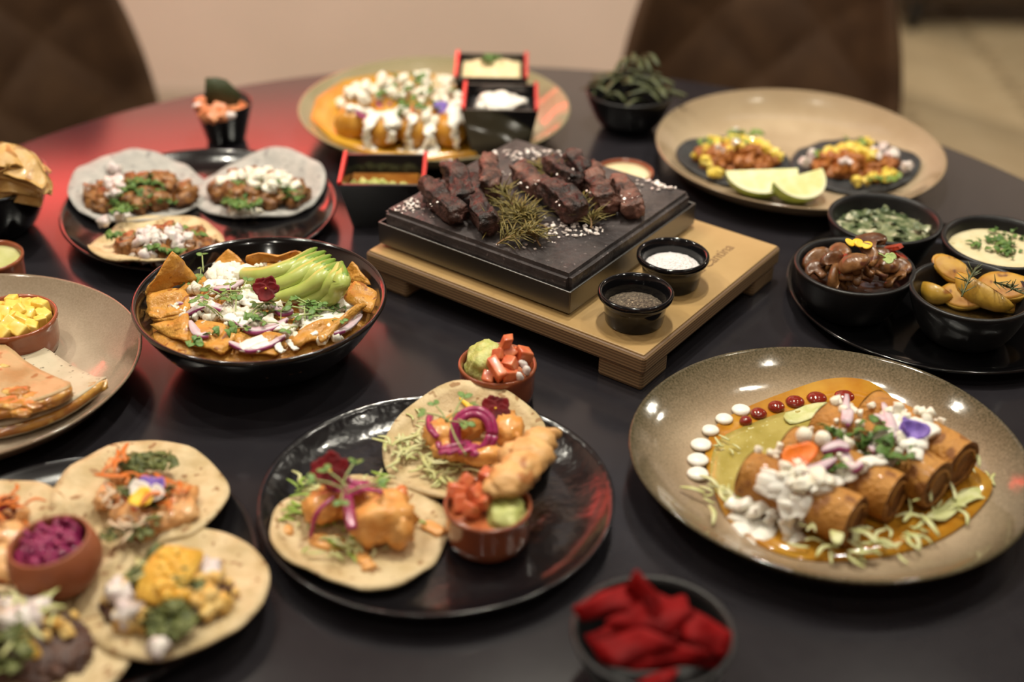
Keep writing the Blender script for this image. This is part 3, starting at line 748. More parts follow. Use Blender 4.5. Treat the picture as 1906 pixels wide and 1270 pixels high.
    for pp, r in (([(448, 652), (470, 640), (505, 628)], .009), ([(470, 655), (486, 645), (500, 640)], .008), ([(512, 632), (520, 650), (528, 656)], .0045), ([(536, 634), (546, 646), (552, 652)], .004), ([(490, 618), (505, 612), (530, 608)], .007), ([(588, 612), (600, 600), (622, 582)], .009), ([(628, 560), (645, 568), (662, 562)], .008), ([(405, 490), (425, 505), (442, 515)], .009), ([(345, 562), (375, 572), (400, 566)], .008), ([(415, 482), (428, 495), (436, 505)], .008), ([(380, 535), (400, 528), (420, 530)], .008), ([(420, 590), (440, 596), (460, 606)], .008), ([(450, 560), (470, 566), (500, 572)], .008), ([(560, 600), (590, 605)], .007), ([(570, 625), (590, 618)], .006)):
        drape_on(cm, pp, r*.72, lambda a, b: g(a, b)+.0040, cx, cy, .38)
    tag(cm.build('cream_drizzle', m_cream, loc=(cx, cy, TZ)), 'white cream drizzled over the chips in the large black bowl', 'cream', kind='stuff')
    on = [([(314, 538), (340, 549), (378, 544)], 'red onion sliver farthest left in the large bowl'),
          ([(398, 530), (425, 530), (452, 518)], 'red onion sliver beside the tall cheese heap'),
          ([(352, 585), (365, 605), (388, 610)], 'red onion sliver with a purple back at the lower left of the bowl'),
          ([(345, 572), (385, 560), (420, 572)], 'pale curved onion sliver over the left cheese'),
          ([(430, 585), (465, 604), (505, 600), (535, 586)], 'longest pale onion sliver, curving under the red flower'),
          ([(425, 622), (460, 632), (500, 625), (530, 612)], 'onion sliver with purple skin nearest the front of the bowl'),
          ([(620, 600), (645, 588), (672, 564)], 'red onion sliver leaning on the chips at the right'),
          ([(505, 565), (525, 575), (545, 572)], 'short onion sliver right of the red flower')]
    for k, (pp, lab) in enumerate(on):
        P = [at(x, y, .064) for x, y in pp]; P = [Vector((p.x, p.y, h(p.x, p.y)+.0085)) for p in P]; c0 = P[1].copy()
        pts = smooth_path([p-c0 for p in P], 6); n = len(pts); wd = [.0015+.0062*math.sin(math.pi*(i+.4)/n) for i in range(n)]
        t = empty('red_onion_sliver', c0.x, c0.y, TZ+c0.z, lab, 'onion', 'red onion slivers in the large bowl')
        mb = MB(); ribbon(mb, pts, wd, .0026); mb.build('flesh', m_redonion, t)
        mb = MB(); ribbon(mb, [p+Vector((0, -.0016 - wd[i]*.4, -.0004)) for i, p in enumerate(pts)], [x*.16 for x in wd], .003); mb.build('purple_skin', m_purple, t)
    gr = MB()
    for i in range(46):
        px, py = RND.choice(((450, 570), (500, 575), (470, 560), (590, 560), (610, 575), (540, 590), (420, 555), (430, 600), (360, 505)))
        p = at(px+RND.uniform(-28, 28), py+RND.uniform(-14, 14), .06); sprout(gr, p.x-cx, p.y-cy, g(p.x, p.y)+.004, RND.uniform(.014, .028))
    for n, px, py, e in ((14, 352, 512, .012), (10, 430, 608, .016), (10, 372, 625, .012), (12, 500, 600, .03), (14, 600, 570, .02)):
        p = at(px, py, .06); scatter(gr, n, (p.x-cx, p.y-cy), (e, e*.6), lambda x, y: g(x+cx, y+cy)+.003, (.003, .006), 'leaf', mis=(1,))
    tag(gr.build('micro_greens', [m_micro, m_microleaf], loc=(cx, cy, TZ)), 'tangle of micro greens and coriander over the large black bowl', 'greens', kind='stuff')
    pansy(496, 541, .078, .0135, [m_pansyred]*5, 'dark red pansy on the avocado in the large black bowl', (.75, 0, .1))
build_chilaquiles()

# ---------------------------------------------------------------- guacamole pot on the table and pico pot
def dice(name, m, places, size, cat, group, labels, rnd=RND, smooth=False):
    for k, (px, py, z) in enumerate(places):
        p = at(px, py, z); mb = MB(); s = size*rnd.uniform(.85, 1.15)
        dice_lump(mb, (0, 0, 0), (s, s*rnd.uniform(.7, .95), s*rnd.uniform(.65, .9)), rnd)
        o = mb.build(name, m, loc=T(p)); tag(o, labels[k] if isinstance(labels, list) else labels, cat, group)
def build_guac():
    x, y = -.012, 1.012
    dish('terracotta_dish', cazuela_prof(.0335, .036), m_terra, x, y, 0, 'glazed terracotta dish of guacamole and tomato standing alone on the table', 'dish')
    mb = MB()
    v, f = ICO[4]; v = np.array([p*(1+.22*nz(p[0]*2+3, p[1]*2, p[2]*2)+.10*nz(p[0]*6, p[1]*6, p[2]*6)+.05*nz(p[0]*14, p[1]*14, p[2]*14)) for p in v])
    mb.add(v*np.array((.0185, .0225, .0185))+np.array((-.010, .004, .031)), f)
    tag(mb.build('guacamole', m_guac, loc=(x, y, TZ)), 'mound of green guacamole in the lone terracotta dish', 'guacamole', kind='stuff')
    L = ['tomato strip standing upright at the top of the salsa', 'round tomato dice beside the guacamole', 'tomato dice in the centre of the salsa under the upright strip', 'large tomato dice at the far right of the salsa', 'long tomato strip slanting down to the guacamole', 'bright orange tomato dice in the middle front', 'tomato dice at the front rim of the lone terracotta dish', 'tomato dice low at the front left beside the guacamole', 'pinkish tomato dice behind the white onion']
    for k, (px, py, z, s, r) in enumerate([(941, 641, .056, (.0042, .0040, .0075), (.1, .1, .2)), (929, 661, .048, (.0055, .005, .005), None), (947, 658, .048, (.006, .005, .005), None), (974, 664, .045, (.0062, .0055, .008), (.2, .3, .5)), (924, 686, .044, (.0105, .0045, .005), (.2, .35, -.9)), (949, 677, .045, (.0058, .005, .0055), None), (948, 699, .037, (.0068, .006, .0065), (0, .2, .3)), (910, 702, .034, (.0055, .005, .005), None), (962, 658, .042, (.0045, .004, .005), None)]):
        p = at(px, py, z); mb = MB(); dice_lump(mb, (0, 0, 0), s, RND, None if r is None else rotm(*r))
        tag(mb.build('tomato_dice', m_tom, loc=T(p)), L[k], 'tomato', 'tomato dice in the lone terracotta dish')
    for (px, py, z), lab in zip([(974, 679, .042), (980, 690, .040), (967, 702, .037)], ['white onion piece at the back of the three in the lone terracotta dish', 'white onion piece at the right rim of the lone terracotta dish', 'white onion piece nearest the front rim of the lone terracotta dish']):
        p = at(px, py, z); mb = MB(); blob(mb, (0, 0, 0), (.0055, .0036, .0034), .3, 2, px, 2, rrot()); tag(mb.build('onion_piece', m_onion, loc=T(p)), lab, 'onion', 'onion pieces in the lone terracotta dish')
    mb = MB(); disc(mb, lambda a: .0288, lambda u, v: .024+.001*nz(u*200, v*200, 0), .001, 5, 32); tag(mb.build('salsa_juice', mat('tomato juice', (.40, .10, .035), .2, (.5, .16, .06), 120), loc=(x, y, TZ)), 'reddish salsa juice in the lone terracotta dish', 'salsa', kind='stuff')
build_guac()

# ---------------------------------------------------------------- black plate with two shrimp tacos
def lumps(mb, pts, amp=.25, lv=3, freq=2.5):
    for i, (x, y, z, rx, ry, rz, a) in enumerate(pts): blob(mb, (x, y, z), (rx, ry, rz), amp, freq, i*3.1+x*90, lv, rotm(0, 0, a))
def build_black_plate():
    cx, cy, R = -.055, .851, .134
    dish('black_plate', rim_prof(R, .019), m_blackripple, cx, cy, 0, 'round glossy black plate with two shrimp tacos and a salsa dish', 'plate', wobble(.6, .006), n=120)
    z0 = .0065
    # left taco
    t, zf, (ox, oy) = taco('shrimp_taco', 'open shrimp taco at the front left of the round glossy black plate', 671, 986, z0, .0665, 3.3, m_tortilla, .005, .2, 'shrimp tacos on the black plate', plate=(cx, cy, R, .019))
    def loc(px, py, z): p = at(px, py, z0+z); return p.x-ox, p.y-oy, z
    mb = MB(); pt = []
    for px, py, z, a, b, c in ((713, 968, .022, .024, .017, .017), (690, 985, .017, .014, .013, .014), (738, 985, .017, .013, .014, .014), (722, 945, .022, .016, .014, .012), (603, 945, .016, .016, .014, .012), (620, 925, .016, .014, .012, .010), (660, 935, .014, .02, .016, .011)):
        x, y, z = loc(px, py, z); pt.append((x, y, z, a, b, c, .3))
    lumps(mb, pt, .35, 3, 3); mb.build('battered_shrimp', m_shrimp, t)
    mb = MB(); x, y, z = loc(750, 905, .030); x1, y1, z1 = loc(742, 940, .02); tube(mb, [(x1, y1, z1), ((x+x1)/2, (y+y1)/2, .028), (x, y, z)], [.007, .006, .003], 8, .5); mb.build('shrimp_tail', mat('shrimp tail', (.62, .16, .03), .3, coat=.3), t, )
    mb = MB()
    for pp, r in (([(676, 1005), (672, 1030), (684, 1052)], .0055), ([(684, 1052), (690, 1060)], .006), ([(585, 1000), (610, 1012), (640, 1008)], .008), ([(790, 975), (810, 985), (825, 995)], .006), ([(530, 985), (545, 990)], .006), ([(735, 1005), (745, 1012)], .004)):
        P = [Vector(loc(a, b, zf(*loc(a, b, .004)[:2])+.0035)) for a, b in pp]; tube(mb, smooth_path(P, 3), [r*.7]+[r]*(len(smooth_path(P, 3))-2)+[r*.7], 8, .45)
    mb.build('sauce_drips', mat('pale orange sauce', (.76, .38, .12), .3, coat=.2), t)
    le = [loc(a, b, 0)[:2] for a, b in ((570, 975), (575, 925), (700, 915), (640, 1010), (590, 945))]
    zz = lambda x, y: zf(x, y)+.002
    topping(t, 'shredded_lettuce', [m_lettuce, mat('green lettuce', (.26, .40, .06), .45)], [(15, c, (.012, .011), zz, (.008, .018), 'shred') for c in le]+[(30, (0, -.006), (.045, .03), zz, (.008, .016), 'shred')])
    mb = MB()
    for k in range(9):
        a = [(650+RND.uniform(-40, 60), 905+RND.uniform(-18, 18)) for _ in range(3)]; P = [Vector(loc(u, v, .031+RND.uniform(0, .006))) for u, v in a]; tube(mb, smooth_path(P, 4), .0022, 6, .7)
    P = [Vector(loc(*q)) for q in ((622, 925, .03), (590, 955, .026), (578, 1000, .008))]; tube(mb, smooth_path(P, 6), .0021, 6, .7)
    P = [Vector(loc(*q)) for q in ((645, 915, .036), (650, 950, .034), (655, 985, .030))]; tube(mb, smooth_path(P, 6), .0042, 6, .5)
    mb.build('pickled_cabbage', m_pickle, t)
    mb = MB()
    x, y, z = loc(640, 915, .040)
    for k in range(5): sprout(mb, x+RND.uniform(-.004, .004), y+RND.uniform(-.004, .004), z, RND.uniform(.022, .03), lean=(.0, 3.1, 1.2, -1.5, 2.5)[k])
    tag(mb.build('micro_greens', [m_micro, m_microleaf], t), kind='stuff')
    pansy(617, 882, .044, .0175, [m_pansyred]*5, 'dark red pansy on the front left shrimp taco', (.5, -.3, .4))
    # right taco
    t, zf, (ox, oy) = taco('shrimp_taco', 'open shrimp taco at the back of the black plate behind the salsa dish', 868, 835, z0, .0665, 8.2, m_tortilla, .009, .35, 'shrimp tacos on the black plate', plate=(cx, cy, R, .019))
    mb = MB(); pt = []
    for px, py, z, a, b, c in ((820, 808, .016, .014, .014, .011), (860, 795, .018, .018, .013, .011), (945, 800, .02, .014, .018, .012), (925, 780, .018, .014, .012, .010), (880, 842, .016, .02, .008, .008), (905, 850, .017, .018, .008, .008), (835, 835, .014, .014, .009, .008)):
        x, y, z = loc(px, py, z); pt.append((x, y, z, a, b, c, .3))
    lumps(mb, pt, .35, 3, 3); mb.build('battered_shrimp', m_shrimp, t)
    mb = MB(); pt = []
    cr = mat('crisp batter', (.60, .31, .10), .5, (.72, .44, .18), 60, .5, 120, c3=(.42, .16, .04), c3s=70, c3t=.66)
    for px, py, z, a, b, c in ((948, 893, .046, .018, .016, .009), (972, 872, .044, .018, .016, .010), (990, 845, .040, .016, .018, .010), (1005, 820, .036, .012, .014, .009), (960, 850, .036, .014, .014, .010), (925, 905, .044, .012, .010, .007)):
        x, y, z = loc(px, py, z); pt.append((x, y, z, a, b, c, .8))
    lumps(mb, pt, .3, 3, 3); x, y, z = loc(1030, 808, .036); blob(mb, (x, y, z), (.007, .004, .006), .2, 2, 4, 2); mb.build('crisp_shrimp', cr, t)
    zz = lambda x, y: zf(x, y)+.002
    topping(t, 'shredded_lettuce', [m_lettuce], [(40, loc(770, 855, 0)[:2], (.024, .015), zz, (.01, .022), 'shred'), (26, loc(820, 890, 0)[:2], (.018, .012), zz, (.01, .02), 'shred'), (14, loc(780, 820, 0)[:2], (.01, .02), zz, (.008, .014), 'shred')])
    mb = MB(); c0 = Vector(loc(882, 806, .030)); R0 = rotm(.9, 0, -.2)
    for rr, dz in ((.0185, 0), (.0145, .002)):
        pts = [c0+Vector(R0 @ np.array((rr*.9*math.cos(a), rr*math.sin(a), dz))) for a in [k*2*math.pi/28 for k in range(29)]]; tube(mb, pts, .0032, 8, 1)
    for k in range(6):
        a = [(830+RND.uniform(-25, 60), 835+RND.uniform(-14, 12)) for _ in range(3)]; P = [Vector(loc(u, v, .024+RND.uniform(0, .006))) for u, v in a]; tube(mb, smooth_path(P, 4), .0026, 6, .7)
    P = [Vector(loc(*q)) for q in ((800, 775, .02), (800, 795, .024), (815, 815, .022))]; tube(mb, smooth_path(P, 4), .0032, 6, .6)
    mb.build('pickled_onion_ring', m_pickle, t)
    mb = MB(); x, y, z = loc(835, 785, .034)
    for k in range(6): sprout(mb, x+RND.uniform(-.004, .004), y+RND.uniform(-.004, .004), z, RND.uniform(.018, .028), lean=(-1.0, 3.1, 1.2, -.6, 2.2, .4)[k])
    P = [Vector(loc(*q)) for q in ((838, 790, .04), (850, 820, .042), (868, 848, .034))]; tube(mb, smooth_path(P, 4), .0007, 5)
    tag(mb.build('micro_greens', [m_micro, m_microleaf], t), kind='stuff')
    pansy(922, 766, .034, .0145, [m_pansyred]*5, 'dark red pansy on the shrimp taco at the back of the black plate', (.5, .2, -.3))
    mb = MB(); p = at(880, 748, .022); disc(mb, lambda a: .010*(1+.2*math.sin(3*a)), lambda u, v: .1*u*u/.01, .0008, 3, 20, rot=rotm(.4, 0, .2)); tag(mb.build('flower_petal', m_petalyellow, loc=T(p)), 'single yellow flower petal at the back edge of a shrimp taco', 'petal')
    # pico dish
    x, y = -.0155, .816
    zb = .0066
    dish('terracotta_dish', cazuela_prof(.0325, .034), m_terra, x, y, zb, 'glazed terracotta dish of salsa standing on the black plate', 'dish')
    mb = MB(); hh = lambda u, v: .033+.004*nz(u*120, v*120, 0)
    blob(mb, (.013, -.004, .031), (.015, .019, .009), .35, 2.2, 9, 3)
    tag(mb.build('guacamole', m_guac, loc=(x, y, TZ+zb-.002)), 'green guacamole in the salsa dish on the black plate', 'guacamole', kind='stuff')
    L = ['tomato dice at the front of the salsa dish on the black plate', 'tomato dice at the left rim of the salsa dish on the black plate', 'tomato dice at the back left of the salsa dish on the black plate', 'tomato dice in the middle of the salsa dish on the black plate', 'tomato dice beside the guacamole in the dish on the black plate', 'tomato dice at the top of the salsa dish on the black plate', 'small tomato dice near the front left rim of that dish on the black plate']
    dice('tomato_dice', m_tom, [(878, 950, .040), (850, 915, .040), (868, 895, .043), (885, 918, .045), (898, 935, .043), (905, 890, .044), (858, 938, .038)], .0062, 'tomato', 'tomato dice in the dish on the black plate', L)
    mb = MB(); disc(mb, lambda a: .0278, lambda u, v: .026, .001, 4, 32); tag(mb.build('salsa_juice', mat('tomato juice', (.40, .10, .035), .2), loc=(x, y, TZ+zb)), 'reddish salsa juice in the dish on the black plate', 'salsa', kind='stuff')
build_black_plate()

# ---------------------------------------------------------------- right tan plate with flautas
def build_flautas():
    cx, cy, R = .250, .900, .1545
    H = .030
    g = glaze('stoneware glaze dark rim', (.33, .245, .16), (.42, .32, .215), (.045, .040, .020), R, .09)
    dish('stoneware_plate', coupe_prof(R, H, .0065, .5), g, cx, cy, 0, 'brown speckled stoneware plate with rolled flautas at the lower right', 'plate', wobble(2.2, .011), n=128)
    z0 = .0072
    ends = [((1392, 884), (1592, 972), 'nearest the lower left of the plate, half under white cream'), ((1466, 838), (1668, 928), 'second from the front of the row, plain brown front half'),
            ((1530, 790), (1744, 905), 'third from the front of the row'), ((1618, 768), (1792, 866), 'at the back right of the row with a dark open end')]
    fl = mat('fried golden tortilla', (.37, .145, .015), .55, (.52, .24, .045), 40, .8, 260, c3=(.24, .085, .013), c3s=50, c3t=.62, coat=.05, detail=8)
    fe = mat('dark open end of the roll', (.16, .06, .014), .6, (.27, .11, .03), 130, .6, 200)
    h = HF(z0+.0015); hs = []
    for k, (a, b, lab) in enumerate(ends):
        r = .0205; zc = z0+.0015+r
        pa = at(*a, zc); pb = at(*b, zc); mid = (pa+pb)/2; h.cyl(pa, pb, r); hs.append((pa, pb))
        t = empty('flauta', mid.x, mid.y, TZ+zc, 'golden fried rolled flauta '+lab, 'flauta', 'flautas on the stoneware plate')
        A = pa-mid; B = pb-mid; n = 12
        pts = [A.lerp(B, i/(n-1)) for i in range(n)]
        mb = MB(); tube(mb, pts, [r*(.97+.05*nz(i*.6, k*3, 0)) for i in range(n)], 28)
        v = mb.v[0]
        for i in range(len(v)): v[i] += np.array([nz(v[i][0]*70, v[i][1]*70, v[i][2]*70+k), nz(v[i][0]*70+5, v[i][1]*70, v[i][2]*70+k), nz(v[i][0]*70, v[i][1]*70+7, v[i][2]*70)])*.0012
        mb.f = mb.f[:-2]; mb.mi = mb.mi[:-2]
        mb.build('rolled_tortilla', fl, t)
        d = (B-A).normalized(); s = d.cross(Vector((0, 0, 1))); u = s.cross(d)
        for E, sg in ((A, 1), (B, -1)):      # recessed filling and the spiral lip of the roll
            mb = MB()
            rings = [(r*1.0, 0.0), (r*.93, -.0010), (r*.86, .0004), (r*.8, .0025), (.0001, .0010)]
            V = []; F = []
            for q, (rr, dd) in enumerate(rings):
                for j in range(24):
                    an = 6.2832*j/24; V.append((E+d*(sg*dd)+(s*math.cos(an)+u*math.sin(an))*rr)[:])
            for q in range(4):
                for j in range(24): F.append([q*24+j, q*24+(j+1) % 24, (q+1)*24+(j+1) % 24, (q+1)*24+j])
            mb.add(V, F)
            sp = [E+d*(-sg*.0004)+(s*math.cos(q*.5)+u*math.sin(q*.5))*(r*(.55+.028*q)) for q in range(14)]
            oe = mb.build('open_end', fe, t)
            mb = MB(); tube(mb, sp, .0011, 6); mb.build('rolled_edge', fl, oe)
    # sauce pools
    op = [(1326, 905), (1312, 850), (1330, 800), (1380, 768), (1450, 742), (1530, 724), (1600, 728), (1650, 750), (1700, 790), (1780, 855), (1842, 915), (1815, 965), (1750, 1010), (1650, 1040), (1540, 1052), (1460, 1045), (1400, 1015), (1350, 965)]
    P = [at(x, y, z0) for x, y in op]
    def smooth_poly(P, k=4):
        n = len(P); out = []
        for i in range(n):
            p0, p1, p2, p3 = P[i-1], P[i], P[(i+1) % n], P[(i+2) % n]
            for j in range(k):
                t = j/k; out.append(0.5*((2*p1)+(p2-p0)*t+(2*p0-5*p1+4*p2-p3)*t*t+(3*p1-p0-3*p2+p3)*t**3))
        return out
    def pool(poly, z, th, m, name, lab, cat):
        Q = [(p.x-cx, p.y-cy) for p in smooth_poly(poly)]
        mb = MB(); prism(mb, Q, lambda x, y: z+max(0, math.hypot(x, y)-.085)**2*5, th, 6)
        return tag(mb.build(name, m, loc=(cx, cy, TZ)), lab, cat, kind='stuff')
    pool(P, z0, .0016, mat('orange chile oil', (.54, .28, .030), .16, (.44, .18, .014), 34, coat=.4), 'chile_sauce', 'pool of orange chile sauce under the flautas', 'sauce')
    gp = [(1328, 915), (1322, 868), (1340, 822), (1395, 795), (1460, 772), (1540, 758), (1600, 790), (1560, 850), (1480, 900), (1420, 940), (1370, 955)]
    pool([at(x, y, z0) for x, y in gp], z0+.0012, .0016, mat('green tomatillo salsa', (.34, .27, .055), .18, (.44, .36, .10), 40, .2, 200, coat=.4, c3=(.62, .58, .30), c3s=230, c3t=.72), 'green_salsa', 'pool of olive green salsa at the left of the flautas', 'salsa')
    # sauce dots
    wl = ['top of the arc, beside the red dots,', 'second from the top of the arc', 'third from the top of the arc', 'fourth from the top of the arc', 'next to the bottom of the arc', 'at the bottom of the arc']
    for (x, y, r), l in zip([(1379, 763, .0080), (1348, 780, .0074), (1322, 801, .0072), (1305, 828, .0086), (1299, 856, .0086), (1299, 882, .0086)], wl):
        p = at(x, y, z0+.004); mb = MB(); blob(mb, (0, 0, 0), (r, r*.95, .0034), .06, 1.5, x, 3); o = mb.build('cream_dot', m_cream, loc=T(p)); tag(o, 'white cream dot, '+l+' on the flauta plate', 'cream dot', 'white cream dots on the flauta plate')
    rm = mat('dark red chile sauce', (.22, .018, .008), .08, coat=.6)
    rl = ['smallest of the row, beside the white dots', 'second from the left of the row', 'third from the left of the row', 'fourth from the left of the row', 'second from the right of the row', 'largest at the right end of the row']
    for (x, y, r), l in zip([(1388, 784, .0054), (1412, 770, .0070), (1445, 757, .0072), (1480, 748, .0082), (1520, 741, .0088), (1572, 738, .0092)], rl):
        p = at(x, y, z0+.004); mb = MB(); blob(mb, (0, 0, 0), (r, r*.95, .0042), .08, 1.5, x, 3); o = mb.build('chile_dot', rm, loc=T(p)); tag(o, 'dark red chile sauce dot, '+l, 'sauce dot', 'red chile dots on the flauta plate')
    # cream, cheese, lettuce
    L = lambda x, y, z=.02: at(x, y, z)
    mb = MB()
    def drape(pp, rad, sq=.4): drape_on(mb, pp, rad, h, cx, cy, sq)
    for pp, rad in (([(1440, 880), (1430, 905), (1424, 925)], .010), ([(1456, 884), (1448, 910), (1446, 930)], .008), ([(1474, 885), (1462, 920), (1458, 940)], .006), ([(1400, 935), (1380, 940), (1362, 932)], .011), ([(1425, 945), (1400, 955), (1375, 980)], .012), ([(1420, 975), (1395, 985), (1368, 992)], .009), ([(1440, 950), (1430, 985), (1405, 1008)], .008), ([(1470, 935), (1466, 975), (1480, 1010)], .009), ([(1485, 925), (1478, 960), (1465, 1000)], .006), ([(1500, 930), (1492, 960), (1488, 985)], .004), ([(1505, 925), (1500, 955)], .0035), ([(1408, 1008), (1395, 1012)], .007), ([(1480, 1005), (1488, 1012)], .008), ([(1530, 890), (1560, 900), (1590, 880)], .006), ([(1600, 870), (1620, 860), (1650, 862)], .006), ([(1650, 785), (1690, 800), (1700, 840)], .012), ([(1690, 790), (1720, 800), (1740, 815)], .010), ([(1700, 830), (1704, 845), (1702, 858)], .006), ([(1640, 780), (1670, 790)], .012), ([(1500, 890), (1520, 905), (1530, 920)], .008)):
        drape(pp, rad)
    tag(mb.build('cream_drizzle', m_cream, loc=(cx, cy, TZ)), 'white cream poured over the flautas and running onto the plate', 'cream', kind='stuff')
    mb = MB(); hl = lambda x, y: h(x+cx, y+cy)
    for n, px, py, ex, ey, s in ((40, 1505, 920, .024, .02, (.003, .007)), (16, 1570, 905, .016, .012, (.002, .005)), (24, 1630, 865, .028, .014, (.002, .006)), (20, 1690, 810, .03, .012, (.002, .006)), (12, 1560, 785, .03, .014, (.002, .005)), (20, 1590, 830, .04, .02, (.002, .004)), (12, 1430, 870, .02, .012, (.002, .004))):
        p = L(px, py, .03); scatter(mb, n, (p.x-cx, p.y-cy), (ex, ey), hl, s, 'crumb')
    tag(mb.build('crumbled_cheese', m_cheese, loc=(cx, cy, TZ)), 'crumbled white cheese on top of the flautas', 'cheese', kind='stuff')
    for (x, y, r), l in zip([(1497, 811, .0065), (1531, 817, .0065)], ('left', 'right')):
        p = L(x, y, .05); p = L(x, y, h(p.x, p.y)+.005); mb = MB(); blob(mb, (0, 0, 0), r, .12, 2, x, 3); o = mb.build('cheese_ball', m_cheese, loc=T(p)); tag(o, 'small round white cheese ball on the flautas, the %s one of the pair' % l, 'cheese')
    mb = MB()
    for n, px, py, ex, ey, s in ((18, 1600, 1030, .03, .014, (.010, .026)), (14, 1340, 940, .014, .018, (.010, .022)), (12, 1690, 985, .02, .02, (.012, .026)), (5, 1345, 835, .010, .008, (.008, .014)), (8, 1815, 885, .014, .018, (.010, .022)), (9, 1520, 1015, .016, .014, (.01, .02)), (9, 1740, 950, .024, .010, (.010, .02))):
        p = L(px, py, .01); scatter(mb, n, (p.x-cx, p.y-cy), (ex, ey), lambda x, y: min(hl(x, y), .02)+.001, s, 'shred')
    tag(mb.build('shredded_lettuce', m_lettuce, loc=(cx, cy, TZ)), 'shredded pale lettuce around and under the flautas', 'lettuce', kind='stuff')
    for poly, l in (([(1735, 955), (1790, 915), (1845, 905), (1848, 925), (1800, 940), (1760, 968), (1722, 968)], 'large frilled lettuce leaf at the right of the flautas'), ([(1545, 985), (1560, 968), (1572, 985), (1566, 1012), (1550, 1008)], 'small pale lettuce leaf against the front flauta'), ([(1462, 770), (1520, 752), (1560, 756), (1520, 776), (1470, 790)], 'flat lettuce leaf behind the flautas at the top'), ([(1645, 718), (1638, 735), (1622, 752), (1630, 758), (1650, 735)], 'thin lettuce strip standing up behind the flautas')):
        Q = [at(x, y, .014 if 'right' in l else (.03 if 'front' in l else .011)) for x, y in poly]; c0 = sum(Q, Vector())/len(Q); S = smooth_poly(Q, 3)
        mb = MB(); prism(mb, [(p.x-c0.x, p.y-c0.y) for p in S], lambda x, y: .0025*nz(x*120, y*120, 2)+.004*math.sin(x*160)*.4, .0008, 4)
        tag(mb.build('lettuce_leaf', m_lettuce, loc=T(c0)), l, 'lettuce')
    on = [([(1492, 878), (1520, 872), (1555, 855)], 'longest, pointing to the cream at the left'), ([(1545, 865), (1580, 875), (1605, 862)], 'below the green coriander'), ([(1565, 800), (1575, 785), (1585, 765)], 'standing at the back left'), ([(1625, 775), (1650, 785), (1665, 815)], 'curved at the back right'), ([(1640, 770), (1660, 795), (1652, 825)], 'inside the curved one at the back right'), ([(1585, 815), (1610, 825), (1625, 840)], 'in the middle, under the coriander'), ([(1530, 840), (1560, 828), (1580, 835)], 'beside the orange petal')]
    for pp, lab in on:
        Q = []
        for x, y in pp: p = L(x, y, .05); p = L(x, y, h(p.x, p.y)+.006); Q.append(p)
        zt = max(q.z for q in Q); Q = [Vector((q.x, q.y, max(q.z, zt-.006))) for q in Q]; c0 = Q[1].copy(); S = smooth_path([q-c0 for q in Q], 6); n = len(S)
        t = empty('red_onion_sliver', c0.x, c0.y, TZ+c0.z, 'red onion sliver on the flautas, '+lab, 'onion', 'red onion slivers on the flautas')
        mb = MB(); wd = [.002+.0058*math.sin(math.pi*(i+.4)/n) for i in range(n)]; ribbon(mb, S, wd, .003); mb.build('flesh', m_redonion, t)
        mb = MB(); ribbon(mb, [p+Vector((.0005, -wd[i]*.5, -.001)) for i, p in enumerate(S)], [x*.25 for x in wd], .0034); mb.build('purple_skin', m_purple, t)
    mb = MB()
    for n, px, py, e in ((14, 1605, 810, .016), (10, 1630, 830, .014), (8, 1670, 850, .012), (8, 1555, 815, .010), (5, 1555, 865, .008)):
        p = L(px, py, .05); scatter(mb, n, (p.x-cx, p.y-cy), (e, e*.7), lambda x, y: hl(x, y)+.006, (.004, .008), 'leaf')
    tag(mb.build('coriander_leaves', m_cil, loc=(cx, cy, TZ)), 'green coriander leaves on top of the flautas', 'herb', kind='stuff')
    def petal(px, py, z, r, m, lab, rot, sy=.6):
        p = at(px, py, z); mb = MB(); disc(mb, lambda a: r*(1+.1*math.sin(3*a+1))/math.sqrt(math.cos(a)**2+(math.sin(a)/sy)**2)*1.0, lambda x, y: .5*y*y/r+.1*x*x/r+.0008*math.sin(x*700), .0008, 4, 24, rot=rot); tag(mb.build('flower_petal', m, loc=T(p)), lab, 'petal')
    petal(1487, 850, .054, .0155, m_petalorange, 'bright orange flower petal on the flautas', rotm(.45, -.15, .45))
    petal(1700, 803, .056, .012, m_petalviolet, 'violet flower petal on the cream at the right of the flautas', rotm(.6, 0, -.1), .7)
    petal(1683, 795, .058, .010, m_petalviolet, 'narrow upright violet petal beside the larger violet one', rotm(.9, 0, 1.4), .5)
build_flautas()

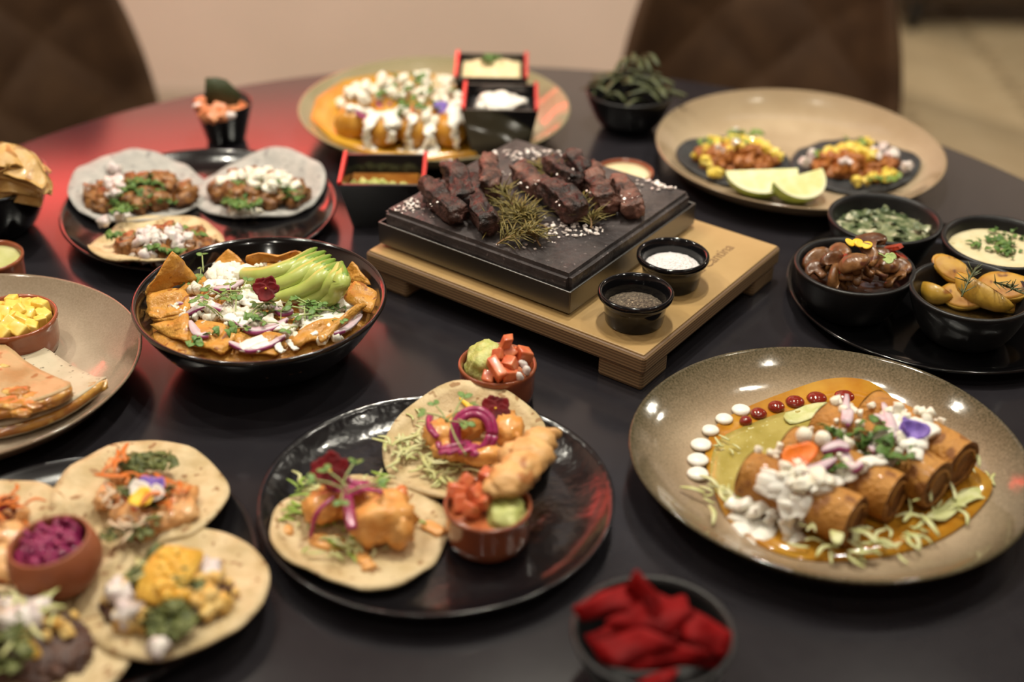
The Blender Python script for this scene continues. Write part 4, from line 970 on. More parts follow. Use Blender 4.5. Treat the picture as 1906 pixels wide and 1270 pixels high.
# ---------------------------------------------------------------- dark plate with four bowls at the right
def build_sides():
    m_dark = mat('dark glossy plate', (.004, .0038, .0042), .13, coat=.4)
    dish('dark_plate', rim_prof(.146, .014), m_dark, .410, 1.186, 0, 'dark glossy plate carrying four small black bowls at the right', 'plate', n=120)
    z0 = .0052; R, H = .0560, .047
    prof = bowl_prof(R, H, .030, .0048, .5, 12)
    def bowl(x, y, lab): dish('small_bowl', prof, m_matteblack, x, y, z0, lab, 'bowl', group='black bowls on the dark plate')
    B = {'m': (.318, 1.163), 's': (.367, 1.262), 'p': (.4155, 1.121), 'c': (.469, 1.216)}
    bowl(*B['m'], 'matte black bowl of mushrooms, at the left of the four bowls'); bowl(*B['s'], 'matte black bowl of creamed spinach, farthest back of the four bowls')
    bowl(*B['p'], 'matte black bowl of roasted potatoes, nearest the front of the four bowls'); bowl(*B['c'], 'matte black bowl of pale cheese sauce, at the right edge of the photo')
    # spinach
    x, y = B['s']; zf = z0+.033
    mb = MB(); disc(mb, lambda a: .0485, lambda u, v: .0325+.004*(1-(math.hypot(u, v)/.0485)**2)+.0028*nz(u*110, v*110, 4)-.001, .001, 16, 64)
    sp = mat('creamed spinach', (.050, .085, .028), .3, (.26, .28, .15), 95, .6, 160, coat=.35, lo=.42, hi=.62, c3=(.60, .57, .40), c3s=85, c3t=.64, detail=6)
    scatter(mb, 40, (0, 0), (.042, .042), lambda u, v: .0335, (.004, .008), 'leaf')
    tag(mb.build('creamed_spinach', sp, loc=(x, y, TZ+z0)), 'green creamed spinach filling the back black bowl', 'spinach', kind='stuff')
    # cheese sauce
    x, y = B['c']; mb = MB(); disc(mb, lambda a: .0495, lambda u, v: .036+.0012*nz(u*70, v*70, 4)-.001, .001, 12, 64)
    tag(mb.build('cheese_sauce', mat('pale cheese sauce', (.70, .60, .36), .25, (.76, .67, .44), 60, .15, 150, coat=.3, c3=(.5, .42, .18), c3s=140, c3t=.74), loc=(x, y, TZ+z0)), 'pale cream coloured cheese sauce in the right hand bowl', 'sauce', kind='stuff')
    mb = MB()
    for n, px, py, e in ((30, 1870, 452, .022), (16, 1840, 460, .02), (12, 1880, 475, .014), (8, 1862, 430, .016)):
        p = at(px, py, z0+.036); scatter(mb, n, (p.x-x, p.y-y), (e, e*.6), lambda u, v: .0362, (.0025, .0055), 'leaf')
    tag(mb.build('chopped_parsley', m_cil, loc=(x, y, TZ+z0)), 'chopped green parsley on the pale cheese sauce', 'herb', kind='stuff')
    # mushrooms
    x, y = B['m']
    mu = mat('sauteed mushroom', (.10, .036, .010), .32, (.27, .125, .043), 45, .25, 120, coat=.2, c3=(.10, .03, .015), c3s=70, c3t=.64)
    mu2 = mat('dark sauteed mushroom', (.075, .028, .012), .3, (.18, .075, .03), 45, .25, 120, coat=.2)
    mb = MB(); disc(mb, lambda a: .047, lambda u, v: .026+.002*nz(u*80, v*80, 2), .001, 8, 40); tag(mb.build('pan_juice', mat('brown pan juice', (.07, .025, .012), .15, coat=.4), loc=(x, y, TZ+z0)), 'dark brown cooking juice around the mushrooms', 'sauce', kind='stuff')
    sl = [(1520, 490, .050, 'at the left rim'), (1535, 473, .050, 'behind the left pieces'), (1548, 494, .052, 'pale rounded one second from the left'), (1564, 475, .056, 'at the back centre left'), (1588, 490, .066, 'largest, on top in the middle'), (1612, 478, .066, 'on top, behind the largest'), (1618, 455, .066, 'highest at the back'), (1580, 515, .050, 'curled one at the front'), (1600, 520, .048, 'in the front centre'), (1628, 512, .052, 'dark rounded one at the front right'), (1650, 495, .054, 'at the right under the green leaf'), (1672, 500, .050, 'round one at the right rim'), (1660, 520, .046, 'small one at the front right rim'), (1640, 475, .058, 'dark one behind the green leaf'), (1518, 508, .046, 'at the front left rim'), (1555, 518, .046, 'between the front curled one and the left rim')]
    for k, (px, py, z, l) in enumerate(sl):
        p = at(px, py, z+.001); t = empty('mushroom_piece', p.x, p.y, TZ+p.z, 'glossy brown mushroom piece '+l, 'mushroom', 'mushrooms in the left black bowl')
        r = random.Random(k); s = .0115*r.uniform(.85, 1.15)*(1.3 if k == 4 else 1); Rm = rotm(r.uniform(-.6, .6), r.uniform(-.6, .6), r.uniform(0, 6))
        if k % 3 != 1:
            sl2 = [(-1, .1), (-.92, .45), (-.6, .8), (-.2, .98), (.2, .98), (.6, .8), (.92, .45), (1, .1), (.9, -.12), (.6, -.05), (.34, -.1), (.28, -.6), (.32, -.95), (0, -1.02), (-.32, -.95), (-.28, -.6), (-.34, -.1), (-.6, -.05), (-.9, -.12)]
            mb = MB(); prism(mb, [(a*s*1.15, b*s*1.0) for a, b in sl2], lambda X, Y: .0035*math.sin(X*120+k)+.0012*nz(X*200, Y*200, k), s*.42, 3); mb.v[-1] = mb.v[-1] @ rotm(r.uniform(.2, 1.1), r.uniform(-.5, .5), r.uniform(-1.2, 1.2)).T; mb.build('mushroom_slice', mu2 if k % 4 == 2 else mu, t)
            continue
        pr = [(0, s*.62), (s*.45, s*.55), (s*.85, s*.25), (s, -.1*s), (s*.92, -.3*s), (s*.7, -.22*s), (s*.3, -.05*s), (0, 0)]
        mb = MB(); lathe(mb, pr, 20, lambda a, rr, z: 1+.12*math.sin(2*a+k)+.06*math.sin(5*a)); mb.v[-1] = mb.v[-1] @ Rm.T; mb.build('mushroom_cap', mu2 if k % 4 == 1 else mu, t)
        mb = MB(); lathe(mb, [(0, .02*s), (s*.3, 0), (s*.26, -.4*s), (s*.33, -.75*s), (0, -.8*s)], 12); mb.v[-1] = mb.v[-1] @ Rm.T; mb.build('mushroom_stem', mu, t)
    for (px, py, z), l in zip([(1578, 480, .058), (1660, 462, .062), (1674, 478, .056), (1568, 508, .052)], ['red pepper piece at the centre of the mushrooms', 'red pepper piece sticking up at the right of the mushrooms', 'dark red pepper piece at the right rim of the mushroom bowl', 'red pepper sliver in front of the mushrooms']):
        p = at(px, py, z); mb = MB(); chunk(mb, (0, 0, 0), (.0085, .005, .0025), RND, rotm(RND.uniform(-.5, .5), .5, RND.uniform(0, 3))); tag(mb.build('pepper_piece', mat('cooked red pepper', (.36, .035, .012), .25, coat=.4), loc=T(p), smooth=False), l, 'pepper')
    for px, py, z, rz, l in ((1588, 453, .076, .2, 'yellow petal lying on top of the mushrooms, left of the pair'), (1606, 456, .076, -.3, 'yellow petal lying on top of the mushrooms, right of the pair')):
        p = at(px, py, z); mb = MB(); disc(mb, lambda a: .0085*(.35+.65*abs(math.cos(a))), lambda u, v: .3*u*u/.01, .0008, 3, 20, rot=rotm(.3, .1, rz)); tag(mb.build('flower_petal', m_petalyellow, loc=T(p)), l, 'petal')
    p = at(1648, 480, .070); mb = MB()
    for b in (.3, 2.2, -1.2): disc(mb, lambda a: .006*(.5+.5*abs(math.cos(a))), lambda u, v: .4*v*v/.006, .0007, 3, 16, (.005*math.cos(b), .005*math.sin(b), 0), rot=rotm(.5, 0, b))
    tag(mb.build('herb_leaf', mat('fresh pale green leaf', (.32, .42, .14), .5), loc=T(p)), 'pale green herb leaf on the mushrooms', 'herb')
    # potatoes
    x, y = B['p']
    ps = mat('roasted potato skin', (.40, .215, .018), .38, (.50, .30, .045), 40, .1, 90, coat=.25, c3=(.26, .10, .02), c3s=55, c3t=.66)
    pc = mat('browned potato cut face', (.50, .28, .040), .5, (.32, .125, .016), 40, .2, 100, spec=.3, lo=.42, hi=.68, c3=(.16, .06, .015), c3s=90, c3t=.68)
    mb = MB(); disc(mb, lambda a: .046, lambda u, v: .020, .001, 6, 40); tag(mb.build('pan_oil', mat('dark cooking oil', (.05, .03, .01), .1, coat=.4), loc=(x, y, TZ+z0)), 'dark oil under the roasted potatoes', 'oil', kind='stuff')
    for k, (px, py, z, rr, rot, l) in enumerate([(1772, 500, .052, (.0205, .0115, .010), (.5, .25, -.75), 'standing highest at the back left of the bowl'), (1743, 541, .036, (.0175, .0105, .009), (-1.0, .0, -.75), 'small one at the left rim of the bowl'), (1792, 549, .038, (.022, .015, .010), (.55, -.1, -.55), 'with browned rings facing forward, second from the left'), (1832, 538, .046, (.031, .0115, .012), (-.9, .15, -.80), 'longest one slanting across the middle'), (1868, 532, .047, (.0255, .0165, .012), (.45, -.15, -.50), 'large one with a browned flat face at the right'), (1890, 560, .036, (.018, .012, .010), (.8, 0, .3), 'low one at the right front rim')]):
        p = at(px, py, z); t = empty('potato_half', p.x, p.y, TZ+p.z, 'golden roasted potato half, '+l, 'potato', 'roasted potatoes in the front black bowl')
        v, f = ICO[3]; Rm = rotm(*rot); a, b, c = rr
        v = v.copy(); v[:, 2] = np.where(v[:, 2] > 0, v[:, 2]*.12, v[:, 2]); v = v*np.array([a, b, c*1.5])*(1+.04*np.sin(v[:, [0]]*5+k)); V = v @ Rm.T
        mb = MB(); mb.add(V, f); mb.build('skin', ps, t)
        mb = MB(); disc(mb, lambda q: .93, lambda u, w: .17*(1-(u*u+w*w))+.02*math.sin(9*math.hypot(u, w)), .03, 6, 28); q = mb.v[-1]*np.array([a, b, c*1.0]); mb.v[-1] = (q+np.array([0, 0, c*.03])) @ Rm.T; mb.build('cut_face', pc, t)
    rn = mat('fresh rosemary needles', (.06, .075, .03), .5, (.11, .13, .05), 200)
    for k, (a, b, l) in enumerate([((1790, 552), (1812, 505), 'rosemary sprig standing in the middle of the potatoes'), ((1850, 525), (1900, 545), 'rosemary sprig lying on the right hand potato')]):
        pa = at(*a, .058); pb = at(*b, .066); mid = (pa+pb)/2; r = random.Random(k+5)
        t = empty('rosemary_sprig', mid.x, mid.y, TZ+mid.z, l, 'rosemary'); mb = MB(); tube(mb, [pa-mid, Vector((0, 0, .002)), pb-mid], .0008, 6); mb.build('stem', rn, t)
        mb = MB()
        for i in range(30):
            p = (pa-mid).lerp(pb-mid, r.random()); dv = (pb-pa).normalized()+Vector((r.uniform(-1, 1), r.uniform(-1, 1), r.uniform(-.3, .8)))*.9; e = p+dv.normalized()*r.uniform(.008, .014); tube(mb, [p, e], [.0008, .0003], 4)
        tag(mb.build('needles', rn, t), kind='stuff')
build_sides()

# ---------------------------------------------------------------- back right plate, tacos on charcoal tortillas
def build_back_right():
    cx, cy, R = .320, 1.484, .163
    g = glaze('stoneware glaze sand', (.40, .30, .19), (.50, .39, .26), (.26, .19, .115), R, .1)
    dish('stoneware_plate', coupe_prof(R, .030, .0065, .5), g, cx, cy, 0, 'sand coloured stoneware plate at the back right with two dark tacos and lime', 'plate', wobble(4.1, .010), n=120)
    z0 = .0068
    pin = mat('pineapple dice', (.72, .52, .06), .35, (.82, .66, .14), 90, coat=.2)
    for k, (px, py, Rr, sd, lab, parts) in enumerate([
        (1366, 298, .066, 21.3, 'taco on a charcoal black tortilla at the left of the back right plate', [((1370, 292), .050, .026)]),
        (1590, 306, .071, 5.2, 'taco on a charcoal black tortilla at the right of the back right plate', [((1592, 305), .052, .028)])]):
        t, zf, (ox, oy) = taco('pastor_taco', lab, px, py, z0, Rr, sd, m_blacktort, .002, -.25, 'charcoal tortilla tacos', plate=(cx, cy, R, .030))
        L = lambda a, b, z=.012: (at(a, b, z0+z).x-ox, at(a, b, z0+z).y-oy)
        (mx, my), ex, ey = parts[0]; c = L(mx, my)
        dome = lambda x, y: zf(x, y)+.003+.016*max(0, 1-((x-c[0])/ex)**2-((y-c[1])/ey)**2)
        mb = MB(); disc(mb, lambda a: 1/math.sqrt((math.cos(a)/ex)**2+(math.sin(a)/ey)**2)*.92, lambda x, y: zf(x+c[0], y+c[1])+.002+.014*max(0, 1-(x/ex)**2-(y/ey)**2), .001, 6, 40, (c[0], c[1], 0))
        scatter(mb, 90, c, (ex, ey), dome, (.004, .008), 'chunk'); tag(mb.build('marinated_meat', m_pastor, t), kind='stuff')
        if k == 0:
            yl = [((1365, 262), .03, .012, 26, .0065), ((1400, 262), .02, .014, 16, .0065), ((1330, 285), .03, .012, 10, .0055), ((1330, 320), .006, .004, 3, .007), ((1440, 285), .012, .012, 10, .006), ((1322, 300), .008, .006, 4, .006)]
            gl = [((1350, 262), .03, .016, 24), ((1375, 245), .03, .01, 16)]; wl = [((1345, 288), .006, 2), ((1372, 280), .006, 2), ((1370, 240), .004, 1)]
        else:
            yl = [((1580, 282), .016, .014, 16, .008), ((1610, 262), .008, .008, 6, .006), ((1545, 290), .012, .008, 6, .006), ((1660, 320), .010, .01, 5, .006), ((1600, 330), .01, .006, 4, .006), ((1640, 325), .012, .008, 6, .006), ((1605, 300), .016, .01, 8, .007)]
            gl = [((1530, 285), .016, .010, 8), ((1640, 335), .02, .008, 12), ((1590, 260), .02, .01, 8)]; wl = [((1500, 295), .006, 3), ((1520, 280), .010, 4), ((1660, 285), .010, 4), ((1640, 272), .008, 3), ((1570, 305), .008, 3), ((1685, 308), .006, 3), ((1635, 300), .006, 2)]
        mb = MB()
        for (a, b), e1, e2, n, s in yl: scatter(mb, n, L(a, b, .016), (e1, e2), lambda x, y: dome(x, y)+.006, (s*.6, s), 'chunk')
        tag(mb.build('pineapple_dice', pin, t, smooth=False), kind='stuff')
        mb = MB()
        for (a, b), e1, e2, n in gl: scatter(mb, n, L(a, b, .018), (e1, e2), lambda x, y: dome(x, y)+.009, (.003, .007), 'leaf')
        tag(mb.build('coriander_leaves', mat('bright herb', (.14, .22, .03), .5, (.22, .32, .06), 100), t), kind='stuff')
        mb = MB()
        for (a, b), e1, n in wl: scatter(mb, n, L(a, b, .018), (e1, e1*.7), lambda x, y: dome(x, y)+.008, (.0035, .0055), 'chunk')
        tag(mb.build('onion_dice', m_onion, t, smooth=False), kind='stuff')
    # lime wedges
    rind = mat('lime rind', (.20, .30, .04), .35, (.32, .40, .07), 60, coat=.2); fl = mat('lime flesh', (.72, .70, .30), .3, (.80, .78, .45), 60, .3, 140, coat=.3); pith = mat('lime pith', (.78, .76, .50), .5)
    for px, py, ln, rz, l in ((1415, 340, .040, .12, 'lime wedge at the left of the pair on the back right plate'), (1482, 350, .034, .55, 'lime wedge at the right of the pair on the back right plate')):
        p = at(px, py, .022); t = empty('lime_wedge', p.x, p.y, TZ+z0, l, 'lime', 'lime wedges on the back right plate', rz)
        # wedge: half length ln, radius r, lying on its rind with one flat face turned to the viewer and up
        r = .031; n = 20; V = []; F = []; mbr = MB(); mbf = MB(); mbp = MB()
        a0, a1 = math.radians(-150), math.radians(-64)
        ax = lambda u: r*math.sqrt(max(0, 1-(u/ln)**2))
        def P(u, a, k): q = ax(u)*k; return (u, q*math.cos(a)*1.0, .028+q*math.sin(a))
        us = [-ln*math.cos(math.pi*i/n) for i in range(n+1)]; na = 8
        R0 = rotm(math.radians(28), 0, 0)
        def surf(mbx, fn, nu, nw):
            V = [fn(i, j) for i in range(nu+1) for j in range(nw+1)]; F = [[i*(nw+1)+j, (i+1)*(nw+1)+j, (i+1)*(nw+1)+j+1, i*(nw+1)+j+1] for i in range(nu) for j in range(nw)]; mbx.add(V, F)
        surf(mbr, lambda i, j: P(us[i], a0+(a1-a0)*j/na, 1), n, na)
        for a, s in ((a0, 1), (a1, 1)):
            surf(mbp, lambda i, j: P(us[i], a, 1-.14*j/2), n, 2); surf(mbf, lambda i, j: P(us[i], a+(.03 if a == a1 else -.03)*-1, .86*(1-j/6)), n, 6)
        zmin = min(v[:, 2].min() for v in mbr.v)
        for q in (mbr, mbf, mbp): q.v = [v-np.array([0, 0, zmin]) for v in q.v]
        mbr.build('rind', rind, t); mbf.build('flesh', fl, t); mbp.build('pith', pith, t)
build_back_right()

# ---------------------------------------------------------------- far plate with enchiladas and two square cups
def square_cup(x, y, z, w, d, H, lab, rz=0.0, taper=.72, inner=.012):
    t = empty('square_cup', x, y, TZ+z, lab, 'cup', rz=rz)
    bl = mat('black lacquer', (.008, .008, .009), .14, coat=.5)
    def frus(mb, w0, d0, w1, d1, z0, z1, flip=False):
        V = [(-w0/2, -d0/2, z0), (w0/2, -d0/2, z0), (w0/2, d0/2, z0), (-w0/2, d0/2, z0), (-w1/2, -d1/2, z1), (w1/2, -d1/2, z1), (w1/2, d1/2, z1), (-w1/2, d1/2, z1)]
        F = [[0, 1, 5, 4], [1, 2, 6, 5], [2, 3, 7, 6], [3, 0, 4, 7]]; mb.add(V, [f[::-1] for f in F] if flip else F)
    wt = .004; mb = MB(); frus(mb, w*taper, d*taper, w, d, 0, H)
    q = taper+(1-taper)*inner/H; frus(mb, w*q-2*wt, d*q-2*wt, w-2*wt, d-2*wt, inner, H, True)
    a, b = w/2, d/2; V = [(-a, -b, H), (a, -b, H), (a, b, H), (-a, b, H), (-a+wt, -b+wt, H), (a-wt, -b+wt, H), (a-wt, b-wt, H), (-a+wt, b-wt, H)]; mb.add(V, [[0, 1, 5, 4], [1, 2, 6, 5], [2, 3, 7, 6], [3, 0, 4, 7]])
    mb.add([(-w*taper/2, -d*taper/2, 0), (w*taper/2, -d*taper/2, 0), (w*taper/2, d*taper/2, 0), (-w*taper/2, d*taper/2, 0)], [[3, 2, 1, 0]])
    c = q; mb.add([(-w*c/2+wt, -d*c/2+wt, inner), (w*c/2-wt, -d*c/2+wt, inner), (w*c/2-wt, d*c/2-wt, inner), (-w*c/2+wt, d*c/2-wt, inner)], [[0, 1, 2, 3]])
    mb.build('cup_body', bl, t, smooth=False)
    for s in (-1, 1):
        mb = MB(); box(mb, (s*(w/2-wt*.45), 0, H+.0012), (wt*1.1, d, .0045), .0008, rot=rotm(0, s*.25, 0)); mb.build('red_rim', m_glossred, t, smooth=False)  # red strip along the left and right rims only
    return t
def build_far_plate():
    cx, cy, R = -.097, 1.580, .160
    g = glaze('stoneware glaze olive', (.40, .31, .19), (.48, .38, .25), (.22, .20, .11), R, .1)
    dish('stoneware_plate', coupe_prof(R, .030, .0065, .5), g, cx, cy, 0, 'stoneware plate of enchiladas in orange sauce, farthest back on the table', 'plate', wobble(1.1, .009), n=120)
    z0 = .0068
    mb = MB(); pl = [(580, 240), (590, 205), (640, 170), (720, 152), (820, 150), (900, 165), (985, 230), (970, 262), (900, 285), (800, 300), (700, 296), (620, 275)]
    P = [at(x, y, z0+.004) for x, y in pl]; prism(mb, [(p.x-cx, p.y-cy) for p in P], lambda x, y: z0-.001+max(0, math.hypot(x, y)-.09)**2*4, .007, 6)
    tag(mb.build('mole_sauce', m_orange, loc=(cx, cy, TZ)), 'pool of orange sauce around the enchiladas on the farthest plate', 'sauce', kind='stuff')
    h = HF(z0+.006)
    em = mat('sauce coated enchilada', (.50, .22, .022), .28, (.62, .32, .05), 40, .2, 100, coat=.25)
    for k, (px, l) in enumerate([(655, 'at the left end of the row'), (715, 'second from the left'), (775, 'third from the left'), (840, 'at the right end, beside the cup of cream')]):
        r = .020; a = at(px-6, 256 if k else 240, z0+.022); b = at(px+(16 if k else 24), 178 if k else 190, z0+.022); h.cyl(a, b, r); mid = (a+b)/2
        n = 10; pts = [(a-mid).lerp(b-mid, i/(n-1)) for i in range(n)]
        mb = MB(); tube(mb, pts, [r*.6]+[r*(1+.05*nz(i, k*4, 0)) for i in range(n-2)]+[r*.6], 20, .95)
        tag(mb.build('enchilada', em, loc=T(mid)), 'enchilada on the farthest plate, '+l, 'enchilada', 'enchiladas on the farthest plate')
    hl = lambda x, y: h(x+cx, y+cy)
    mb = MB()
    def drape(pp, rad): drape_on(mb, pp, rad, h, cx, cy, .45)
    for pp, rad in (([(700, 215), (684, 240), (688, 285)], .008), ([(690, 225), (682, 255), (694, 290)], .007), ([(725, 210), (730, 240), (728, 265)], .009), ([(770, 215), (760, 250), (762, 285)], .006), ([(800, 220), (800, 255), (808, 290)], .007), ([(845, 200), (846, 240), (850, 278)], .007), ([(855, 190), (840, 215)], .009), ([(660, 200), (700, 215), (760, 205)], .006), ([(810, 240), (795, 262), (785, 290)], .006), ([(745, 225), (720, 235)], .008), ([(740, 282), (780, 286), (800, 292)], .004)):
        drape(pp, rad)
    for px, py, r in ((629, 203, .007), (655, 256, .007), (820, 255, .005), (862, 215, .010)):
        p = at(px, py, .02); p = at(px, py, h(p.x, p.y)); blob(mb, (p.x-cx, p.y-cy, h(p.x, p.y)+.001), (r, r, r*.6), .1, 2, px, 2)
    tag(mb.build('cream_drizzle', m_cream, loc=(cx, cy, TZ)), 'white cream in stripes over the enchiladas', 'cream', kind='stuff')
    mb = MB()
    for n, px, py, ex, ey, s in ((26, 665, 170, .028, .02, (.004, .009)), (26, 710, 150, .03, .02, (.004, .009)), (34, 760, 180, .05, .04, (.003, .008)), (22, 810, 165, .03, .03, (.003, .008)), (18, 690, 200, .03, .02, (.003, .008)), (12, 660, 185, .02, .02, (.004, .007)), (14, 820, 210, .03, .03, (.003, .007)), (10, 840, 130, .02, .01, (.004, .008)), (12, 780, 240, .03, .02, (.003, .006))):
        p = at(px, py, .035); scatter(mb, n, (p.x-cx, p.y-cy), (ex, ey), lambda x, y: hl(x, y)+.002, s, 'crumb')
    tag(mb.build('crumbled_cheese', m_cheese, loc=(cx, cy, TZ)), 'crumbled white cheese heaped on the enchiladas', 'cheese', kind='stuff')
    mb = MB()
    for n, px, py, e in ((16, 760, 170, .02), (14, 740, 190, .03), (10, 800, 200, .03), (12, 770, 225, .02), (8, 790, 150, .02)):
        p = at(px, py, .04); scatter(mb, n, (p.x-cx, p.y-cy), (e, e), lambda x, y: hl(x, y)+.006, (.004, .008), 'leaf')
    tag(mb.build('coriander_leaves', m_cil, loc=(cx, cy, TZ)), 'chopped coriander over the enchiladas', 'herb', kind='stuff')
    for k, (pp, l) in enumerate([([(660, 205), (672, 215), (690, 225)], 'at the left of the enchiladas'), ([(830, 190), (845, 200), (858, 195)], 'at the right of the enchiladas'), ([(700, 190), (712, 200), (730, 192)], 'in the middle of the enchiladas')]):
        Q = [at(x, y, .046) for x, y in pp]; c0 = Q[1].copy(); S = smooth_path([q-c0 for q in Q], 5); mb = MB(); ribbon(mb, S, [.005*math.sin(math.pi*(i+.6)/(len(S)+.4))+.001 for i in range(len(S))], .003); tag(mb.build('red_onion_sliver', m_purple, loc=T(c0)), 'purple onion sliver on the farthest plate, '+l, 'onion')
    for px, py, l in ((727, 168, 'violet petal near the back of the enchiladas'), (820, 200, 'dark violet petal at the right of the enchiladas')):
        p = at(px, py, .05); mb = MB(); disc(mb, lambda a: .008*(1+.1*math.sin(3*a)), lambda u, v: .3*u*u/.008, .0008, 3, 18, rot=rotm(.8, 0, .3)); tag(mb.build('flower_petal', m_petalviolet, loc=T(p)), l, 'petal')
    # cups
    x, y = -.018, 1.5175
    square_cup(x, y, .0068, .085, .080, .062, 'black square cup with red sides holding white cream, in front on the farthest plate')
    mb = MB(); z = .0068+.050; disc(mb, lambda a: .026*(1+.15*math.sin(3*a)), lambda u, v: .004*nz(u*90, v*90, 0)+.010*(1-(math.hypot(u, v)/.03)**2), .004, 6, 28)
    for q in ((.022, .006, .004, .009), (-.02, -.008, .003, .009), (.002, -.018, .006, .012), (-.014, .004, .008, .012)): blob(mb, q[:3], (q[3], q[3]*.8, q[3]*.6), .2, 2, q[0]*100, 2)
    tag(mb.build('sour_cream', m_cream, loc=(x, y, TZ+z)), 'dollop of white cream in the front square cup', 'cream', kind='stuff')
    mb = MB(); box(mb, (0, 0, 0), (.068, .063, .002)); tag(mb.build('cup_liner', mat('dark crema base', (.03, .028, .03), .3), loc=(x, y, TZ+z-.002), smooth=False), 'dark inner floor of the front square cup under the cream', 'liner')
    x, y = -.030, 1.609
    square_cup(x, y, .0068, .086, .082, .064, 'black square cup with red sides holding pale mash, behind the cup of cream')
    z = .0068+.052; mb = MB(); disc(mb, lambda a: .0355/max(abs(math.cos(a)), abs(math.sin(a)))*.98, lambda u, v: .003+.010*max(0, 1-(math.hypot(u, v)/.042)**2)+.003*nz(u*80, v*80, 0), .001, 10, 48)
    tag(mb.build('rice_mash', mat('pale yellow mash', (.74, .60, .33), .5, (.80, .68, .42), 110, .5, 200), loc=(x, y, TZ+z)), 'pale yellow mash filling the rear square cup', 'rice', kind='stuff')
    mb = MB(); scatter(mb, 16, (0, .006), (.012, .014), lambda u, v: .014, (.004, .007), 'leaf'); tag(mb.build('coriander_leaves', m_cil, loc=(x, y, TZ+z)), 'green herb on the mash in the rear square cup', 'herb', kind='stuff')
build_far_plate()

def build_square_salsa():
    x, y, z = -.137, 1.352, 0
    square_cup(x, y, 0, .0885, .078, .054, 'black square cup with red sides of brown salsa, left of the hot stone', 0.02)
    mb = MB(); box(mb, (0, 0, 0), (.070, .060, .002)); zz = .034
    tag(mb.build('brown_salsa', mat('brown salsa', (.22, .075, .012), .15, (.30, .12, .02), 60, coat=.5), loc=(x, y, TZ+zz), rotz=.02, smooth=False), 'brown orange salsa in the square cup left of the hot stone', 'salsa', kind='stuff')
    mb = MB(); scatter(mb, 60, (-.012, -.012), (.024, .016), lambda u, v: .001, (.0025, .0055), 'crumb'); scatter(mb, 20, (.014, -.012), (.016, .012), lambda u, v: .001, (.0025, .005), 'crumb')
    tag(mb.build('chopped_green_onion', mat('chopped green onion', (.34, .38, .09), .4, (.50, .50, .18), 100), loc=(x, y, TZ+zz)), 'chopped green onion floating on the brown salsa', 'onion', kind='stuff')
build_square_salsa()

# ---------------------------------------------------------------- plate of meat tacos at the left back
def build_meat_tacos():
    cx, cy, R = -.328, 1.331, .1425
    m = mat('dark satin plate', (.006, .0055, .0065), .17, coat=.35, bump=.15, bscale=20)
    dish('black_plate', rim_prof(R, .018), m, cx, cy, 0, 'round black plate with three meat tacos at the left', 'plate', n=120)
    mb = None; z0 = .0058
    for k, (px, py, Rr, sd, mt, curl, ax, lab) in enumerate([
        (257, 358, .0735, 3.7, m_bluetort, .016, .25, 'grey corn tortilla taco at the back left of the meat taco plate'),
        (484, 350, .0705, 14.2, m_bluetort, .010, .1, 'grey corn tortilla taco at the back right, topped with white cheese'),
        (294, 456, .0655, 9.5, m_tortilla, .012, .15, 'pale corn tortilla taco at the front of the meat taco plate')]):
        t, zf, (ox, oy) = taco('meat_taco', lab, px, py, z0+(.003 if k == 2 else 0), Rr, sd, mt, curl*.45, ax, 'meat tacos on the round black plate', plate=(cx, cy, R, .018))
        L = lambda a, b, z=.016: (at(a, b, z0+z).x-ox, at(a, b, z0+z).y-oy)
        if k == 0: mc, ex, ey, rot = L(268, 355), .058, .030, .22
        elif k == 1: mc, ex, ey, rot = L(480, 350), .050, .030, -.05
        else: mc, ex, ey, rot = L(312, 458), .048, .026, .1
        cr, sr = math.cos(rot), math.sin(rot)
        def dome(x, y):
            u = (x-mc[0])*cr+(y-mc[1])*sr; v = -(x-mc[0])*sr+(y-mc[1])*cr
            return zf(x, y)+.003+.015*max(0, 1-(u/ex)**2-(v/ey)**2)
        mb = MB(); scatter(mb, 110, mc, (ex, ey), dome, (.0045, .0115), 'crumb', rot); tag(mb.build('stewed_meat', m_meat, t), kind='stuff')
        spec_g = {0: [((240, 368), .020, .014, 44), ((265, 350), .024, .016, 54), ((298, 322), .016, .012, 34), ((225, 392), .012, .008, 12), ((310, 365), .010, .008, 8)], 1: [((440, 362), .018, .012, 34), ((480, 350), .032, .014, 40), ((545, 348), .012, .018, 34), ((460, 374), .018, .008, 18)], 2: [((305, 470), .018, .012, 40), ((290, 438), .014, .012, 26), ((345, 440), .018, .014, 34), ((215, 430), .008, .006, 10), ((272, 432), .014, .008, 16)]}[k]
        mb = MB()
        for (a, b), e1, e2, n in spec_g: scatter(mb, n, L(a, b, .024), (e1, e2), lambda x, y: dome(x, y)+.0085, (.003, .0065), 'leaf')
        tag(mb.build('coriander_leaves', m_cil, t), kind='stuff')
        spec_w = {0: [((205, 332), .016, .010, 14), ((245, 315), .012, .006, 8), ((215, 350), .010, .010, 8), ((190, 392), .006, .004, 3), ((225, 378), .006, .006, 4), ((210, 300), .006, .004, 3)], 1: [((450, 325), .03, .014, 34), ((500, 315), .024, .012, 24), ((510, 340), .026, .010, 24), ((460, 360), .02, .008, 18), ((530, 320), .012, .012, 10)], 2: [((275, 450), .014, .018, 26), ((320, 448), .018, .012, 24), ((285, 470), .012, .010, 12), ((345, 455), .012, .010, 8)]}[k]
        mb = MB()
        for (a, b), e1, e2, n in spec_w: scatter(mb, n, L(a, b, .027), (e1, e2), lambda x, y: dome(x, y)+.0095*min(1, max(0, (dome(x, y)-zf(x, y)-.003)/.004)), (.003, .0072), 'crumb')
        tag(mb.build('white_cheese', m_cheese, t) if k == 1 else mb.build('chopped_onion', m_onion, t), kind='stuff')
build_meat_tacos()

